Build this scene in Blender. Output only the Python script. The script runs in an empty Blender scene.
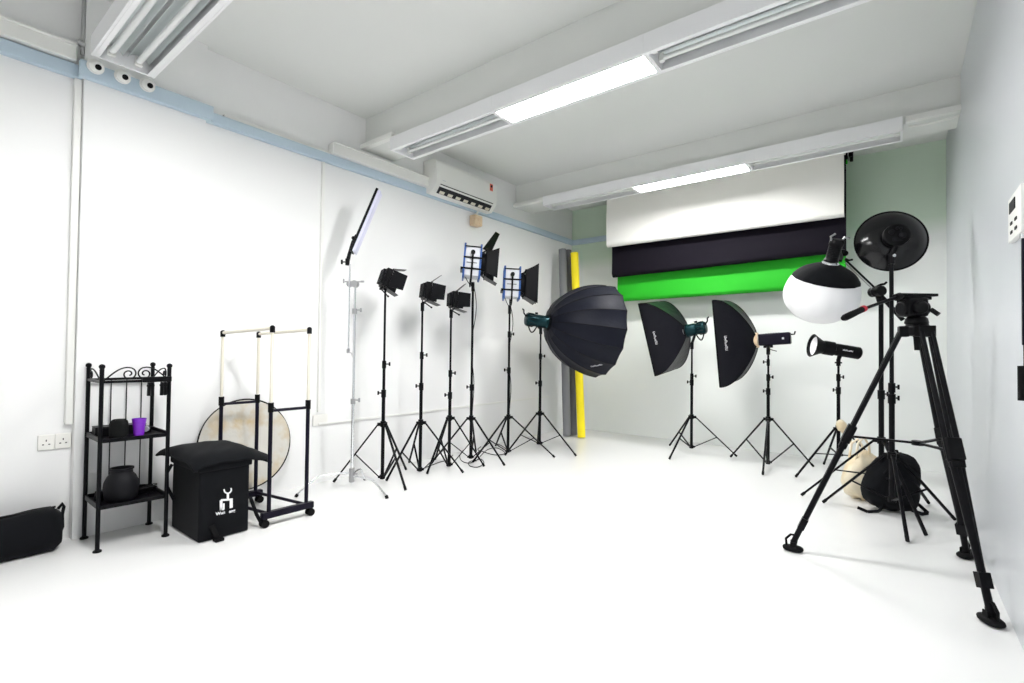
import bpy, math, random
from mathutils import Vector, Matrix
random.seed(7)
V = Vector
PI = math.pi
SC = bpy.context.scene
COL = SC.collection
H = 1.22                      # camera height, metres

# ---------------------------------------------------------------- camera
FPX = 490.96
R_ = V((0.7868469, 0.61704222, 0.0114383)); U_ = V((0.00235896, -0.02154106, 0.99976518)); F_ = V((-0.61714372, 0.78663516, 0.0184051))
cd = bpy.data.cameras.new('camera'); cam = bpy.data.objects.new('camera', cd); COL.objects.link(cam)
cd.sensor_width = 36; cd.lens = 36 * FPX / 1024; cd.clip_start = 0.05
rot = Matrix((R_, U_, -F_)).transposed()
cam.matrix_world = Matrix.Translation((0, 0, H)) @ rot.to_4x4()
SC.camera = cam
def ray(x, y):
    return R_ * ((x - 512) / FPX) - U_ * ((y - 341.5) / FPX) + F_
def on_x(x, y, X): d = ray(x, y); return d * (X / d.x) + V((0, 0, H))
def on_y(x, y, Y): d = ray(x, y); return d * (Y / d.y) + V((0, 0, H))
def on_z(x, y, Z=0.0): d = ray(x, y); return d * ((Z - H) / d.z) + V((0, 0, H))
def on_d(x, y, D): return ray(x, y) * D + V((0, 0, H))        # at distance D along the view axis
def depth(P): return (V(P) - V((0, 0, H))).dot(F_)
def proj(P):
    c = V(P) - V((0, 0, H)); w = c.dot(F_)
    return 512 + FPX * c.dot(R_) / w, 341.5 - FPX * c.dot(U_) / w
def z_at(X, Y, py):
    lo, hi = -.6, 5.
    for _ in range(50):
        m = (lo + hi) / 2
        if proj((X, Y, m))[1] > py: lo = m
        else: hi = m
    return lo

# ---------------------------------------------------------------- materials
def mat(name, col, rough=.5, metal=0., bump=None, emit=None, var=None, spec=None, trans=0., sheen=0., coat=0.):
    if spec is None: spec = .13 if max(col) < .05 else .5
    m = bpy.data.materials.new(name); m.use_nodes = True
    nt = m.node_tree; b = nt.nodes['Principled BSDF']
    b.inputs['Base Color'].default_value = (*col, 1); b.inputs['Roughness'].default_value = rough
    b.inputs['Metallic'].default_value = metal; b.inputs['Specular IOR Level'].default_value = spec
    b.inputs['Sheen Weight'].default_value = sheen; b.inputs['Coat Weight'].default_value = coat
    if emit: b.inputs['Emission Color'].default_value = (*emit[0], 1); b.inputs['Emission Strength'].default_value = emit[1]
    tc = nt.nodes.new('ShaderNodeTexCoord')
    if var:                                    # var = (second colour, scale, threshold low, high)
        n = nt.nodes.new('ShaderNodeTexNoise'); n.inputs['Scale'].default_value = var[1]; n.inputs['Detail'].default_value = 5
        r = nt.nodes.new('ShaderNodeValToRGB'); r.color_ramp.elements[0].position = var[2]; r.color_ramp.elements[1].position = var[3]
        r.color_ramp.elements[0].color = (*col, 1); r.color_ramp.elements[1].color = (*var[0], 1)
        nt.links.new(tc.outputs['Object'], n.inputs['Vector']); nt.links.new(n.outputs['Fac'], r.inputs['Fac']); nt.links.new(r.outputs['Color'], b.inputs['Base Color'])
    if bump:                                   # (scale, strength, distance, stretch)
        n = nt.nodes.new('ShaderNodeTexNoise'); n.inputs['Scale'].default_value = bump[0]; n.inputs['Detail'].default_value = 4
        mp = nt.nodes.new('ShaderNodeMapping'); mp.inputs['Scale'].default_value = bump[3] if len(bump) > 3 else (1, 1, 1)
        bn = nt.nodes.new('ShaderNodeBump'); bn.inputs['Strength'].default_value = bump[1]; bn.inputs['Distance'].default_value = bump[2]
        nt.links.new(tc.outputs['Object'], mp.inputs['Vector']); nt.links.new(mp.outputs['Vector'], n.inputs['Vector'])
        nt.links.new(n.outputs['Fac'], bn.inputs['Height']); nt.links.new(bn.outputs['Normal'], b.inputs['Normal'])
    return m
M = {
 'floor': mat('white epoxy floor', (.79, .79, .785), .24, bump=(1.2, .05, .01), spec=.4),
 'wall_l': mat('white wall paint', (.83, .83, .825), .6, bump=(90, .05, .002)),
 'wall_r': mat('pale blue grey satin paint', (.57, .59, .62), .3, bump=(1.6, .16, .02, (1, 2.2, .25)), spec=.5),
 'wall_b': mat('back wall greener above', (.85, .875, .85), .6, bump=(90, .05, .002)),
 'ceil': mat('ceiling paint', (.71, .72, .70), .8, bump=(60, .1, .003)),
 'beam': mat('beam paint', (.74, .75, .725), .8, bump=(60, .1, .003)),
 'trunk': mat('pale blue trunking', (.50, .61, .70), .45, bump=(30, .05, .002)),
 'white': mat('white plastic', (.82, .82, .79), .4, bump=(30, .03, .002)),
 'whitem': mat('white enamelled steel', (.84, .84, .85), .3, bump=(30, .03, .002)),
 'cream': mat('cream plastic', (.72, .55, .36), .5, var=((.62, .42, .26), 30, .5, .7)),
 'black': mat('black plastic', (.0028, .0028, .0036), .4, bump=(120, .1, .001)),
 'blackm': mat('black painted metal', (.0028, .0028, .004), .34, bump=(120, .05, .001)),
 'navy': mat('dark blue black tube', (.006, .005, .013), .35, bump=(120, .05, .001)),
 'fab': mat('black bag fabric', (.0035, .004, .0055), .85, bump=(260, .35, .002), sheen=.03),
 'nylon': mat('black softbox nylon', (.006, .007, .014), .5, bump=(22, .35, .008), sheen=.04),
 'nylon2': mat('black softbox nylon glossier', (.0055, .0055, .009), .38, bump=(14, .5, .012), sheen=.04),
 'chrome': mat('chromed steel', (.85, .86, .88), .2, metal=1., bump=(60, .03, .001)),
 'steel': mat('dull steel', (.45, .45, .46), .4, metal=1., bump=(60, .05, .001)),
 'ivory': mat('ivory tube', (.72, .68, .58), .4, bump=(80, .05, .001)),
 'blue': mat('blue lamp frame', (.015, .09, .34), .35, bump=(80, .05, .001)),
 'silver': mat('light grey lamp housing', (.62, .63, .66), .38, bump=(80, .05, .001), metal=.25),
 'lav': mat('milky diffuser', (.62, .62, .78), .4, bump=(80, .03, .001)),
 'teal': mat('dark teal lamp body', (.008, .03, .035), .25, metal=.5, bump=(80, .03, .001)),
 'purple': mat('purple cup plastic', (.16, .01, .42), .35, bump=(60, .03, .001)),
 'cuphi': mat('lens glass', (.35, .36, .4), .08, bump=(60, .01, .001)),
 'char': mat('charcoal ceramic', (.009, .009, .011), .55, bump=(90, .2, .002)),
 'speaker': mat('charcoal speaker cloth', (.006, .0065, .0065), .9, bump=(300, .4, .002)),
 'grey': mat('grey paper', (.13, .135, .15), .8, bump=(40, .05, .002)),
 'grey2': mat('mid grey paper', (.19, .195, .21), .8, bump=(40, .05, .002)),
 'yellow': mat('yellow paper', (.95, .78, .01), .7, bump=(40, .05, .002)),
 'pwhite': mat('white backdrop paper', (.88, .87, .83), .75, bump=(3, .08, .01)),
 'pblack': mat('black backdrop paper', (.007, .0055, .010), .8, bump=(3, .08, .01)),
 'pgreen': mat('chroma green paper', (.010, .42, .008), .75, bump=(3, .1, .01)),
 'disc': mat('crumpled gold reflector cloth', (.60, .58, .53), .5, var=((.52, .40, .22), 5.5, .48, .68), bump=(16, .6, .01)),
 'skirt': mat('white globe cloth', (.86, .86, .87), .7, bump=(60, .1, .002)),
 'tote': mat('cream cotton', (.80, .72, .56), .85, var=((.72, .60, .40), 6, .45, .6), bump=(18, .5, .01)),
 'red': mat('red anodised ring', (.5, .01, .03), .35, bump=(60, .03, .001)),
 'orange': mat('red sticker', (.75, .12, .07), .5, bump=(60, .03, .001)),
 'tube': mat('unlit lamp tube', (.8, .81, .80), .3, bump=(60, .02, .001)),
 'mirror': mat('fixture reflector', (.70, .74, .74), .3, metal=.55, bump=(8, .02, .001)),
 'dark': mat('dark slot', (.03, .03, .035), .6, bump=(60, .03, .001)),
 'socket': mat('socket plate', (.80, .79, .75), .35, bump=(60, .02, .001)),
 'lit': mat('lit lamp tubes behind diffuser', (.9, .9, .9), .5, emit=((1., .995, .985), 74.), bump=(60, .01, .001)),
 'led': mat('white print', (.8, .8, .82), .5, bump=(60, .02, .001)),
 'gloss': mat('glossy black enamel', (.0035, .0035, .0045), .16, spec=.4, bump=(40, .02, .001)),
 'rubber': mat('black rubber', (.0035, .0035, .004), .6, bump=(120, .2, .001)),
}

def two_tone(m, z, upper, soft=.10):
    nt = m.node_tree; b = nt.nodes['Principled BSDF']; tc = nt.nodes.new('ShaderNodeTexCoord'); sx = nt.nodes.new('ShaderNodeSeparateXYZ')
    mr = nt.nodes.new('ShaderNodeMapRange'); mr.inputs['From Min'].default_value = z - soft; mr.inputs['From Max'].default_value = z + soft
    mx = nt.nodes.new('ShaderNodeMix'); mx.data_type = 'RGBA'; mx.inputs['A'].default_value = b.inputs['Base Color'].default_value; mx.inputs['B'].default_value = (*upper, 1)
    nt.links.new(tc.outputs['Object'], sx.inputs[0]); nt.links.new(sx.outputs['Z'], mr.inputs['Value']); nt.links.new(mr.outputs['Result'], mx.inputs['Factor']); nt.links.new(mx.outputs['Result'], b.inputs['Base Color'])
two_tone(M['wall_b'], on_y(930, 226, 5.58 * H).z, (.62, .74, .61))  # back wall colour blends from near white below to pale green above

# ---------------------------------------------------------------- geometry helper
class G:
    def __init__(s): s.v = []; s.f = []
    def add(s, vs, fs):
        b = len(s.v); s.v += [V(p) for p in vs]; s.f += [tuple(b + i for i in f) for f in fs]; return s
    def box(s, c, size, rot=None):
        c = V(c); hx, hy, hz = [q / 2 for q in size]
        vs = [V((x, y, z)) for x in (-hx, hx) for y in (-hy, hy) for z in (-hz, hz)]
        if rot is not None: vs = [rot @ p for p in vs]
        return s.add([c + p for p in vs], [(0, 1, 3, 2), (4, 6, 7, 5), (0, 4, 5, 1), (2, 3, 7, 6), (0, 2, 6, 4), (1, 5, 7, 3)])
    def rod(s, a, b, r, r2=None, n=12, cap=True):
        a, b = V(a), V(b); r2 = r if r2 is None else r2
        d = (b - a).normalized(); t = V((0, 0, 1)) if abs(d.z) < .9 else V((1, 0, 0))
        x = d.cross(t).normalized(); y = d.cross(x)
        vs = []
        for p, q in ((a, r), (b, r2)):
            for i in range(n):
                an = 2 * PI * i / n; vs.append(p + x * math.cos(an) * q + y * math.sin(an) * q)
        fs = [(i, (i + 1) % n, n + (i + 1) % n, n + i) for i in range(n)]
        if cap: fs += [tuple(range(n))[::-1], tuple(range(n, 2 * n))]
        return s.add(vs, fs)
    def bar(s, a, b, w, t, side=None):
        a, b = V(a), V(b); d = (b - a).normalized()
        side = V(side) if side is not None else (d.cross(V((0, 0, 1))) if abs(d.z) < .95 else d.cross(V((1, 0, 0))))
        x = (side - d * side.dot(d)).normalized(); y = d.cross(x)
        vs = [p + x * (i * w / 2) + y * (j * t / 2) for p in (a, b) for i, j in ((-1, -1), (1, -1), (1, 1), (-1, 1))]
        return s.add(vs, [(0, 1, 5, 4), (1, 2, 6, 5), (2, 3, 7, 6), (3, 0, 4, 7), (3, 2, 1, 0), (4, 5, 6, 7)])
    def path(s, pts, r, n=8, closed=False):
        pts = [V(p) for p in pts]; m = len(pts); vs = []; up = None
        for k, p in enumerate(pts):
            a = pts[(k - 1) % m] if closed or k > 0 else p; b = pts[(k + 1) % m] if closed or k < m - 1 else p
            d = (b - a).normalized()
            if up is None:
                up = d.cross(V((0, 0, 1)) if abs(d.z) < .9 else V((1, 0, 0))).normalized()
            up = (up - d * up.dot(d)).normalized(); y = d.cross(up)
            rr = r(k / (m - 1)) if callable(r) else r
            for i in range(n):
                an = 2 * PI * i / n; vs.append(p + up * math.cos(an) * rr + y * math.sin(an) * rr)
        fs = []
        for k in range(m if closed else m - 1):
            k2 = (k + 1) % m
            fs += [(k * n + i, k * n + (i + 1) % n, k2 * n + (i + 1) % n, k2 * n + i) for i in range(n)]
        if not closed: fs += [tuple(range(n))[::-1], tuple(range((m - 1) * n, m * n))]
        return s.add(vs, fs)
    def lathe(s, prof, o, a=(0, 0, 1), n=24, side=None, close=True, scallop=0.):
        o = V(o); a = V(a).normalized()
        x = V(side) if side is not None else (a.cross(V((0, 0, 1))) if abs(a.z) < .9 else V((1, 0, 0)))
        x = (x - a * x.dot(a)).normalized(); y = a.cross(x); vs = []
        for r, h in prof:
            for i in range(n):
                an = 2 * PI * i / n; q = r * (1 - (scallop if i % 2 else 0))
                vs.append(o + a * h + x * math.cos(an) * q + y * math.sin(an) * q)
        fs = []
        for k in range(len(prof) - 1):
            fs += [(k * n + i, k * n + (i + 1) % n, (k + 1) * n + (i + 1) % n, (k + 1) * n + i) for i in range(n)]
        if close: fs += [tuple(range(n))[::-1], tuple(range((len(prof) - 1) * n, len(prof) * n))]
        return s.add(vs, fs)
    def ball(s, c, r, sc=(1, 1, 1), n=14, rot=None, fn=None, e=1.0):
        c = V(c); vs = []; m = n // 2 + 1
        pw = lambda q: math.copysign(abs(q) ** e, q)
        for k in range(m + 1):
            th = PI * k / m
            for i in range(n):
                ph = 2 * PI * i / n
                p = V((pw(math.sin(th)) * pw(math.cos(ph)) * sc[0], pw(math.sin(th)) * pw(math.sin(ph)) * sc[1], pw(math.cos(th)) * sc[2])) * r
                if fn: p = fn(p, th, ph)
                vs.append(c + (rot @ p if rot is not None else p))
        fs = [(k * n + i, (k + 1) * n + i, (k + 1) * n + (i + 1) % n, k * n + (i + 1) % n) for k in range(m) for i in range(n)]
        return s.add(vs, fs)
    def slab(s, pts, t, nrm=None):
        pts = [V(p) for p in pts]; nrm = V(nrm) if nrm is not None else (pts[1] - pts[0]).cross(pts[2] - pts[1])
        nrm = nrm.normalized() * t / 2; n = len(pts)
        return s.add([p - nrm for p in pts] + [p + nrm for p in pts], [tuple(range(n))[::-1], tuple(range(n, 2 * n))] + [(i, (i + 1) % n, n + (i + 1) % n, n + i) for i in range(n)])
    def grid(s, rows, t=0.):                    # rows: list of lists of points; t = thickness
        m, n = len(rows), len(rows[0]); g = G()
        g.add([p for r in rows for p in r], [(i * n + j, i * n + j + 1, (i + 1) * n + j + 1, (i + 1) * n + j) for i in range(m - 1) for j in range(n - 1)])
        if t:
            nr = [V() for _ in g.v]
            for f in g.f:
                q = (g.v[f[1]] - g.v[f[0]]).cross(g.v[f[3]] - g.v[f[0]])
                for i in f: nr[i] += q
            k = len(g.v)
            top = [p + q.normalized() * t for p, q in zip(g.v, nr)]
            fs = [f[::-1] for f in g.f] + [tuple(i + k for i in f) for f in g.f]
            rim = [i for i in range(n)] + [i * n + n - 1 for i in range(1, m)] + [(m - 1) * n + j for j in range(n - 2, -1, -1)] + [i * n for i in range(m - 2, 0, -1)]
            fs += [(rim[i], rim[(i + 1) % len(rim)], rim[(i + 1) % len(rim)] + k, rim[i] + k) for i in range(len(rim))]
            return s.add(g.v + top, fs)
        return s.add(g.v, g.f)
    def build(s, name, m, parent=None, bevel=0., angle=40, flat=False, sub=0, label=None):
        off = V(parent['_o']) if parent is not None else V((0, 0, 0))
        me = bpy.data.meshes.new(name); me.from_pydata([tuple(p - off) for p in s.v], [], s.f)
        import bmesh
        b = bmesh.new(); b.from_mesh(me); bmesh.ops.remove_doubles(b, verts=b.verts, dist=1e-6); bmesh.ops.recalc_face_normals(b, faces=b.faces); b.to_mesh(me); b.free()
        me.materials.append(M[m])
        if not flat:
            for p in me.polygons: p.use_smooth = True
            me.set_sharp_from_angle(angle=math.radians(angle))
        o = bpy.data.objects.new(name, me); COL.objects.link(o)
        o['_o'] = tuple(off)
        if parent is not None: o.parent = parent
        if bevel:
            md = o.modifiers.new('bevel', 'BEVEL'); md.width = bevel; md.segments = 2; md.limit_method = 'ANGLE'; md.harden_normals = False
        if sub:
            md = o.modifiers.new('subsurf', 'SUBSURF'); md.levels = sub; md.render_levels = sub
        if label: o['label'] = label
        return o
def tag(o, label, cat, group=None):
    o['label'] = label; o['category'] = cat
    if group: o['group'] = group
    return o
def thing(name, label, cat, loc, group=None):
    o = bpy.data.objects.new(name, None); COL.objects.link(o); o.location = loc; o['_o'] = tuple(V(loc)); o.empty_display_size = .05
    return tag(o, label, cat, group)
def struct(o): o['kind'] = 'structure'; return o
def copy_tree(o, parent=None):
    c = o.copy(); COL.objects.link(c)
    if parent is not None: c.parent = parent
    for ch in list(o.children): copy_tree(ch, c)
    return c
def frame_of(a, up=(0, 0, 1)):
    a = V(a).normalized(); s = a.cross(V(up)).normalized(); u = s.cross(a).normalized()
    return a, s, u

# ---------------------------------------------------------------- room shell
XL, XC, XL0 = -3.385 * H, -3.345 * H, -3.405 * H     # left wall, pilaster face, first bay
XR, YB, CZ, Y0 = .335 * H, 5.58 * H, 2.86 * H, -2.6 * H
yc0 = on_x(80, 240, XC).y; yc1 = on_x(203.5, 240, XC).y
struct(G().box(((XL0 + XR) / 2 - .1, (Y0 + YB) / 2, -.05), (XR - XL0 + .6, YB - Y0 + .4, .1)).build('floor', 'floor'))
struct(G().box(((XL0 + XR) / 2 - .1, (Y0 + YB) / 2, CZ + .05), (XR - XL0 + .6, YB - Y0 + .4, .1)).build('ceiling', 'ceil'))
ol = [(XL0 - .2, Y0), (XL0, Y0), (XL0, yc0), (XC, yc0), (XC, yc1), (XL, yc1), (XL, YB + .1), (XL0 - .2, YB + .1)]
w = G(); n = len(ol)
w.add([(x, y, z) for z in (0, CZ) for x, y in ol], [tuple(range(n))[::-1], tuple(range(n, 2 * n))] + [(i, (i + 1) % n, n + (i + 1) % n, n + i) for i in range(n)])
struct(w.build('wall_left', 'wall_l', flat=True))
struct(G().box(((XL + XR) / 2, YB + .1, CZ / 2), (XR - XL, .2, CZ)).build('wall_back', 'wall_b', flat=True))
struct(G().box((XR + .1, (Y0 + YB) / 2 + .1, CZ / 2), (.2, YB - Y0 + .2, CZ)).build('wall_right', 'wall_r', flat=True))
# ceiling beams
B1, B2 = 2.362 * H, 4.355 * H
zb1 = on_y(386, 137, 2.30 * H).z; zb2 = on_y(903, 120.5, 4.28 * H).z
for k, (yb, zb, dy) in enumerate(((B1, zb1, .34), (B2, zb2, .36))):
    o = struct(G().box(((XL + XR) / 2, yb + dy / 2, (zb + CZ) / 2), (XR - XL, dy, CZ - zb)).build('trim_%d' % (k + 1), 'beam', flat=True))
    o['label'] = 'painted ceiling beam'

# ---------------------------------------------------------------- trunking and conduits on the walls
zt0, zt1 = on_x(205, 117.5, XC + .05).z, on_x(213, 106.5, XC + .05).z
za0, za1 = on_x(0, 51, XL0 + .05).z, on_x(0, 37, XL0 + .05).z
zw0, zw1 = on_x(236, 130.5, XL + .05).z, on_x(236, 120.5, XL + .05).z
g = G()
g.box((XL0 + .026, (Y0 + yc0) / 2 - .003, (za0 + za1) / 2), (.048, yc0 - Y0, za1 - za0))
g.box((XC + .027, (yc0 + yc1) / 2, (zt0 + zt1) / 2), (.05, yc1 - yc0 + .06, zt1 - zt0))
g.box((XL + .026, (yc1 + YB) / 2, (zw0 + zw1) / 2), (.048, YB - yc1 - .01, zw1 - zw0))
xe = XL + 1.2
g.box(((XL + xe) / 2 + .003, YB - .026, (zw0 + zw1) / 2), (xe - XL, .048, zw1 - zw0))
o = g.build('cable_trunking', 'trunk', bevel=.003); tag(o, 'pale blue trunking running along the top of the left wall', 'trunking')
g = G(); za = zt1 + .02
zu0, zu1 = on_x(0, 34, XL0 + .07).z, on_x(0, 17, XL0 + .07).z
g.box((XL0 + .042, (Y0 + yc0) / 2 - .02, (zu0 + zu1) / 2), (.08, yc0 - Y0 - .04, zu1 - zu0)); g.box((XL0 + .06, (Y0 + yc0) / 2 - .02, zu1), (.06, yc0 - Y0 - .04, .02))
tag(g.build('upper_trunking', 'white', bevel=.006), 'wide cream trunking above the blue one, left of the pilaster', 'trunking')
yt0, yt1, yt2 = on_x(222, 119, XL).y, on_x(328, 150, XL).y, on_x(424, 190, XL).y
g = G(); g.box((XL + .022, (yt0 + yt1) / 2, zw1 + .012), (.04, yt1 - yt0, .022))
tag(g.build('cable_conduit', 'white', bevel=.003), 'thin white conduit lying on the blue trunking beside the pilaster', 'conduit')
g = G(); g.box((XL + .046, (yt1 + yt2) / 2, zw1 + .052), (.09, yt2 - yt1, .1)); g.box((XL + .051, (yt1 + yt2) / 2, zw1 + .106), (.1, yt2 - yt1 - .02, .012))
tag(g.build('trunking_box', 'white', bevel=.006), 'short white box trunking leading up to the air conditioner', 'trunking')
# vertical conduits
yp = on_x(74, 240, XL0 + .03).y
g = G(); g.box((XL0 + .018, yp, (za0 + z_at(XL0, yp, 424)) / 2), (.034, .038, za0 - z_at(XL0, yp, 424)))
tag(g.build('wall_conduit', 'white', bevel=.004), 'white vertical conduit dropping to the double sockets by the shelf rack', 'conduit')
yq = on_x(320, 300, XL).y; zq = z_at(XL, yq, 412)
g = G(); g.box((XL + .012, yq, (zt0 + zq) / 2), (.024, .026, zt0 - zq))
tag(g.build('wall_conduit', 'white', bevel=.003), 'thin white vertical conduit dropping to the socket behind the silver stand', 'conduit')
pe = on_x(548, 394, XL); ye = pe.y
g = G(); g.box((XL + .008, (yq + ye) / 2, z_at(XL, yq, 424)), (.016, ye - yq, .022))
tag(g.build('low_conduit', 'white', bevel=.003), 'low horizontal white conduit on the left wall behind the light stands', 'conduit')
# white trunking on the beams either side of the light rows
for (xa, xb, yy, zz, lb) in ((.05 * H, XR, B2, zb2, 'white trunking under the far beam by the right wall'), (XL, -2.98 * H, B2, zb2, 'white trunking under the far beam by the left wall'), (XL, -2.99 * H, B1, zb1, 'white trunking joining the first light row to the left wall')):
    g = G(); g.box(((xa + xb) / 2, yy - .03, zz + .02), (xb - xa, .06, .045))
    if xa > 0: g.path([(xa + .02 + (xb - xa - .03) * k / 10, yy - .02 + .0 * k, zz - .035 - .012 * math.sin(k / 10 * PI)) for k in range(11)], .009)
    tag(g.build('beam_trunking', 'white', bevel=.004), lb, 'trunking')
# beam join crack + conduit top left
g = G(); g.rod((XC - .005, yc0 - .012, zt1 + .05), (XC - .005, yc0 - .012, CZ), .011); g.ball((XC + .0, yc0 - .02, zt1 + .12), .022)
tag(g.build('pipe', 'steel'), 'thin grey pipe rising beside the pilaster to the ceiling', 'pipe')

# sockets
def socket(name, X, y, z, label, holes=True, w_=.088, h_=.088, group=None):
    r = thing(name, label, 'socket', (X, y, z), group)
    G().box((X + .006, y, z), (.012, w_, h_)).build('plate', 'socket', r, bevel=.004)
    if holes:
        g = G().box((X + .0125, y, z + .012), (.003, .005, .012))
        for s in (-1, 1): g.box((X + .013, y + s * .014, z - .012), (.003, .009, .006))
        g.build('pin_holes', 'dark', r)
    return r
ysk = []
for (px, py, lb) in ((46, 442.5, 'white wall socket, the further left of the pair by the shelf rack'), (63, 440, 'white wall socket under the conduit, next to the shelf rack')):
    p = on_x(px, py, XL0 + .006); ysk.append(p); dsk = on_x(63, 441, XL0 + .006).y - on_x(46, 441, XL0 + .006).y; socket('wall_socket', XL0, p.y, ysk[0].z, lb, w_=dsk - .002, h_=.095)
p = on_x(320, 420, XL); socket('wall_socket', XL, p.y, p.z, 'white blank socket plate on the wall behind the silver stand', holes=False, w_=.15, h_=.1)

# ---------------------------------------------------------------- ceiling light fixtures
def fixture_meshes(root, lit):
    # local metres: x along 0..L, y 0..W towards the back, z 0 (bottom) .. T (top)
    o = V(root['_o']); L, W, T = 1.0 * H, .23 * H, .10 * H
    def bx(a, b): return G().box(o + (V(a) + V(b)) / 2, V(b) - V(a))
    g = bx((.001, .001, T - .013), (L - .001, W - .001, T - .001)); g.box(o + V((L / 2, .006, T / 2)), (L, .012, T)); g.box(o + V((L / 2, W - .006, T / 2)), (L, .012, T))
    for x in (.008, L - .008): g.box(o + V((x, W / 2, T / 2 + .0005)), (.016, W - .0245, T - .003))
    for y in (.024, W - .024): g.box(o + V((L / 2, y, .005)), (L - .033, .0235, .008))
    g.build('housing', 'whitem', root, bevel=.002)
    g = G()
    for k in range(2):                      # a curved reflector trough over each tube
        yc = W * (.29 + .42 * k); rows = []
        for x in (.02, L - .02): rows.append([o + V((x, yc + W * .19 * math.sin(q), T - .02 - .055 * (1 - math.cos(q)) / 1.0)) for q in [(-1.25 + 2.5 * j / 10) for j in range(11)]])
        g.grid(rows, .002)
    g.build('reflector', 'mirror', root)
    for k in range(2):
        yc = W * (.29 + .42 * k)
        t = G().rod(o + V((.05, yc, T * .42)), o + V((L - .05, yc, T * .42)), .015, n=14)
        t = t.build('tube', 'tube', root)
        for x in (.035, L - .035): G().box(o + V((x, yc, T * .45)), (.03, .035, .05)).build('tube_holder', 'white', t, bevel=.003)
    if lit: G().box(o + V((L / 2, W / 2, .012)), (L - .05, W - .05, .010)).build('diffuser', 'lit', root, bevel=.002)
LIGHT_ROWS = [(2.30 * H, on_y(391, 150, 2.30 * H).z, -2.99 * H, 'first'), (4.28 * H, on_y(904, 141, 4.50 * H).z, -2.965 * H, 'far'), (.60 * H, 2.455 * H, -3.175 * H, 'nearest')]
W_ = .22 * H
LB = {
 ('first', 0): 'unlit white twin-tube ceiling light at left end of middle row, by the air conditioner', ('first', 1): 'lit white ceiling light panel in the middle row under the first beam',
 ('first', 2): 'unlit white ceiling light to the right of the lit one in the middle row',
 ('far', 0): 'unlit white ceiling light at left end of the far row', ('far', 1): 'lit white ceiling light in the far row above the paper backdrops', ('far', 2): 'unlit white ceiling light at right end of the far row by the white trunking',
 ('nearest', 0): 'open white ceiling light with bare tubes above the three dome cameras', ('nearest', 1): 'lit ceiling light overhead in the nearest row', ('nearest', 2): 'unlit ceiling light overhead by the right wall in the nearest row'}
proto = {}
for (Y, Z, X0, rn) in LIGHT_ROWS:
    for k in range(3):
        lit = (k == 1); loc = V((X0 + k * 1.0 * H, Y, Z))
        if lit not in proto:
            r = thing('ceiling_light', LB[(rn, k)], 'ceiling light', loc, 'twin-tube ceiling lights in rows of three'); fixture_meshes(r, lit); proto[lit] = r
        else:
            r = copy_tree(proto[lit]); r.location = loc; r['_o'] = tuple(loc); r['label'] = LB[(rn, k)]
        if rn == 'nearest': r.scale = (1, 1.17, 1)
# rods hanging the nearest row from the ceiling
zr = LIGHT_ROWS[2][1] + .1 * H
g = G()
g.box((-1.65 * H, LIGHT_ROWS[2][0] + W_ / 2, zr + .025), (3.0 * H, .05, .05))
for x in (-2.9, -2.0, -1., -.3): g.rod((x * H, LIGHT_ROWS[2][0] + W_ / 2, zr), (x * H, LIGHT_ROWS[2][0] + W_ / 2, CZ), .008)
tag(g.build('light_hanger', 'white'), 'white hanging rail carrying the nearest row of ceiling lights', 'rail')

# ---------------------------------------------------------------- security cameras
for (px, py, lb) in ((97, 66, 'white dome camera on the blue trunking, furthest left of three'), (124, 76, 'white dome camera in the middle of the three on the blue trunking'), (149, 84.5, 'white dome camera on the blue trunking, furthest right of three')):
    p = on_x(px, py, XC + .10); r = thing('dome_camera', lb, 'security camera', (XC + .05, p.y, p.z), 'dome cameras under the nearest light')
    a = V((1, -.0, -.15)).normalized()
    G().lathe([(.042, 0), (.045, .012), (.045, .02), (.038, .026)], (XC + .05, p.y, p.z + .01), a, 20).build('base', 'white', r)
    G().ball((XC + .092, p.y, p.z), .036, n=18).build('ball', 'white', r)
    d = (V((0, 0, H + .2)) - p).normalized()
    d = (d + V((.15, .25, -.15))).normalized()
    G().lathe([(.017, 0), (.017, .004), (.013, .006)], V((XC + .092, p.y, p.z)) + d * .034, d, 18).build('lens', 'black', r)

# ---------------------------------------------------------------- air conditioner
Xa = XL + .21
a0, a1 = on_x(428, 190, XL + .12), on_x(494, 212, XL + .12)
ya, yb_ = on_x(424.5, 178, XL + .02).y, on_x(497, 200, Xa).y
zl, zh = on_x(460, 202.5, XL + .12).z, on_x(460, 168, XL + .19).z
r = thing('air_conditioner', 'white wall-mounted air conditioner with a red sticker above the blue trunking', 'air conditioner', (XL, (ya + yb_) / 2, zl))
prof = [(0, 0), (.13, 0), (.205, .075), (.21, .10), (.21, .25), (.19, .275), (.15, .285), (0, .285)]
hs = (zh - zl) / .285
g = G(); n = len(prof)
g.add([(XL + x, y, zl + z * hs) for y in (ya, yb_) for x, z in prof], [tuple(range(n)), tuple(range(n, 2 * n))[::-1]] + [(i, i + n, (i + 1) % n + n, (i + 1) % n) for i in range(n)])
g.build('body', 'white', r, bevel=.008)
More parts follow.
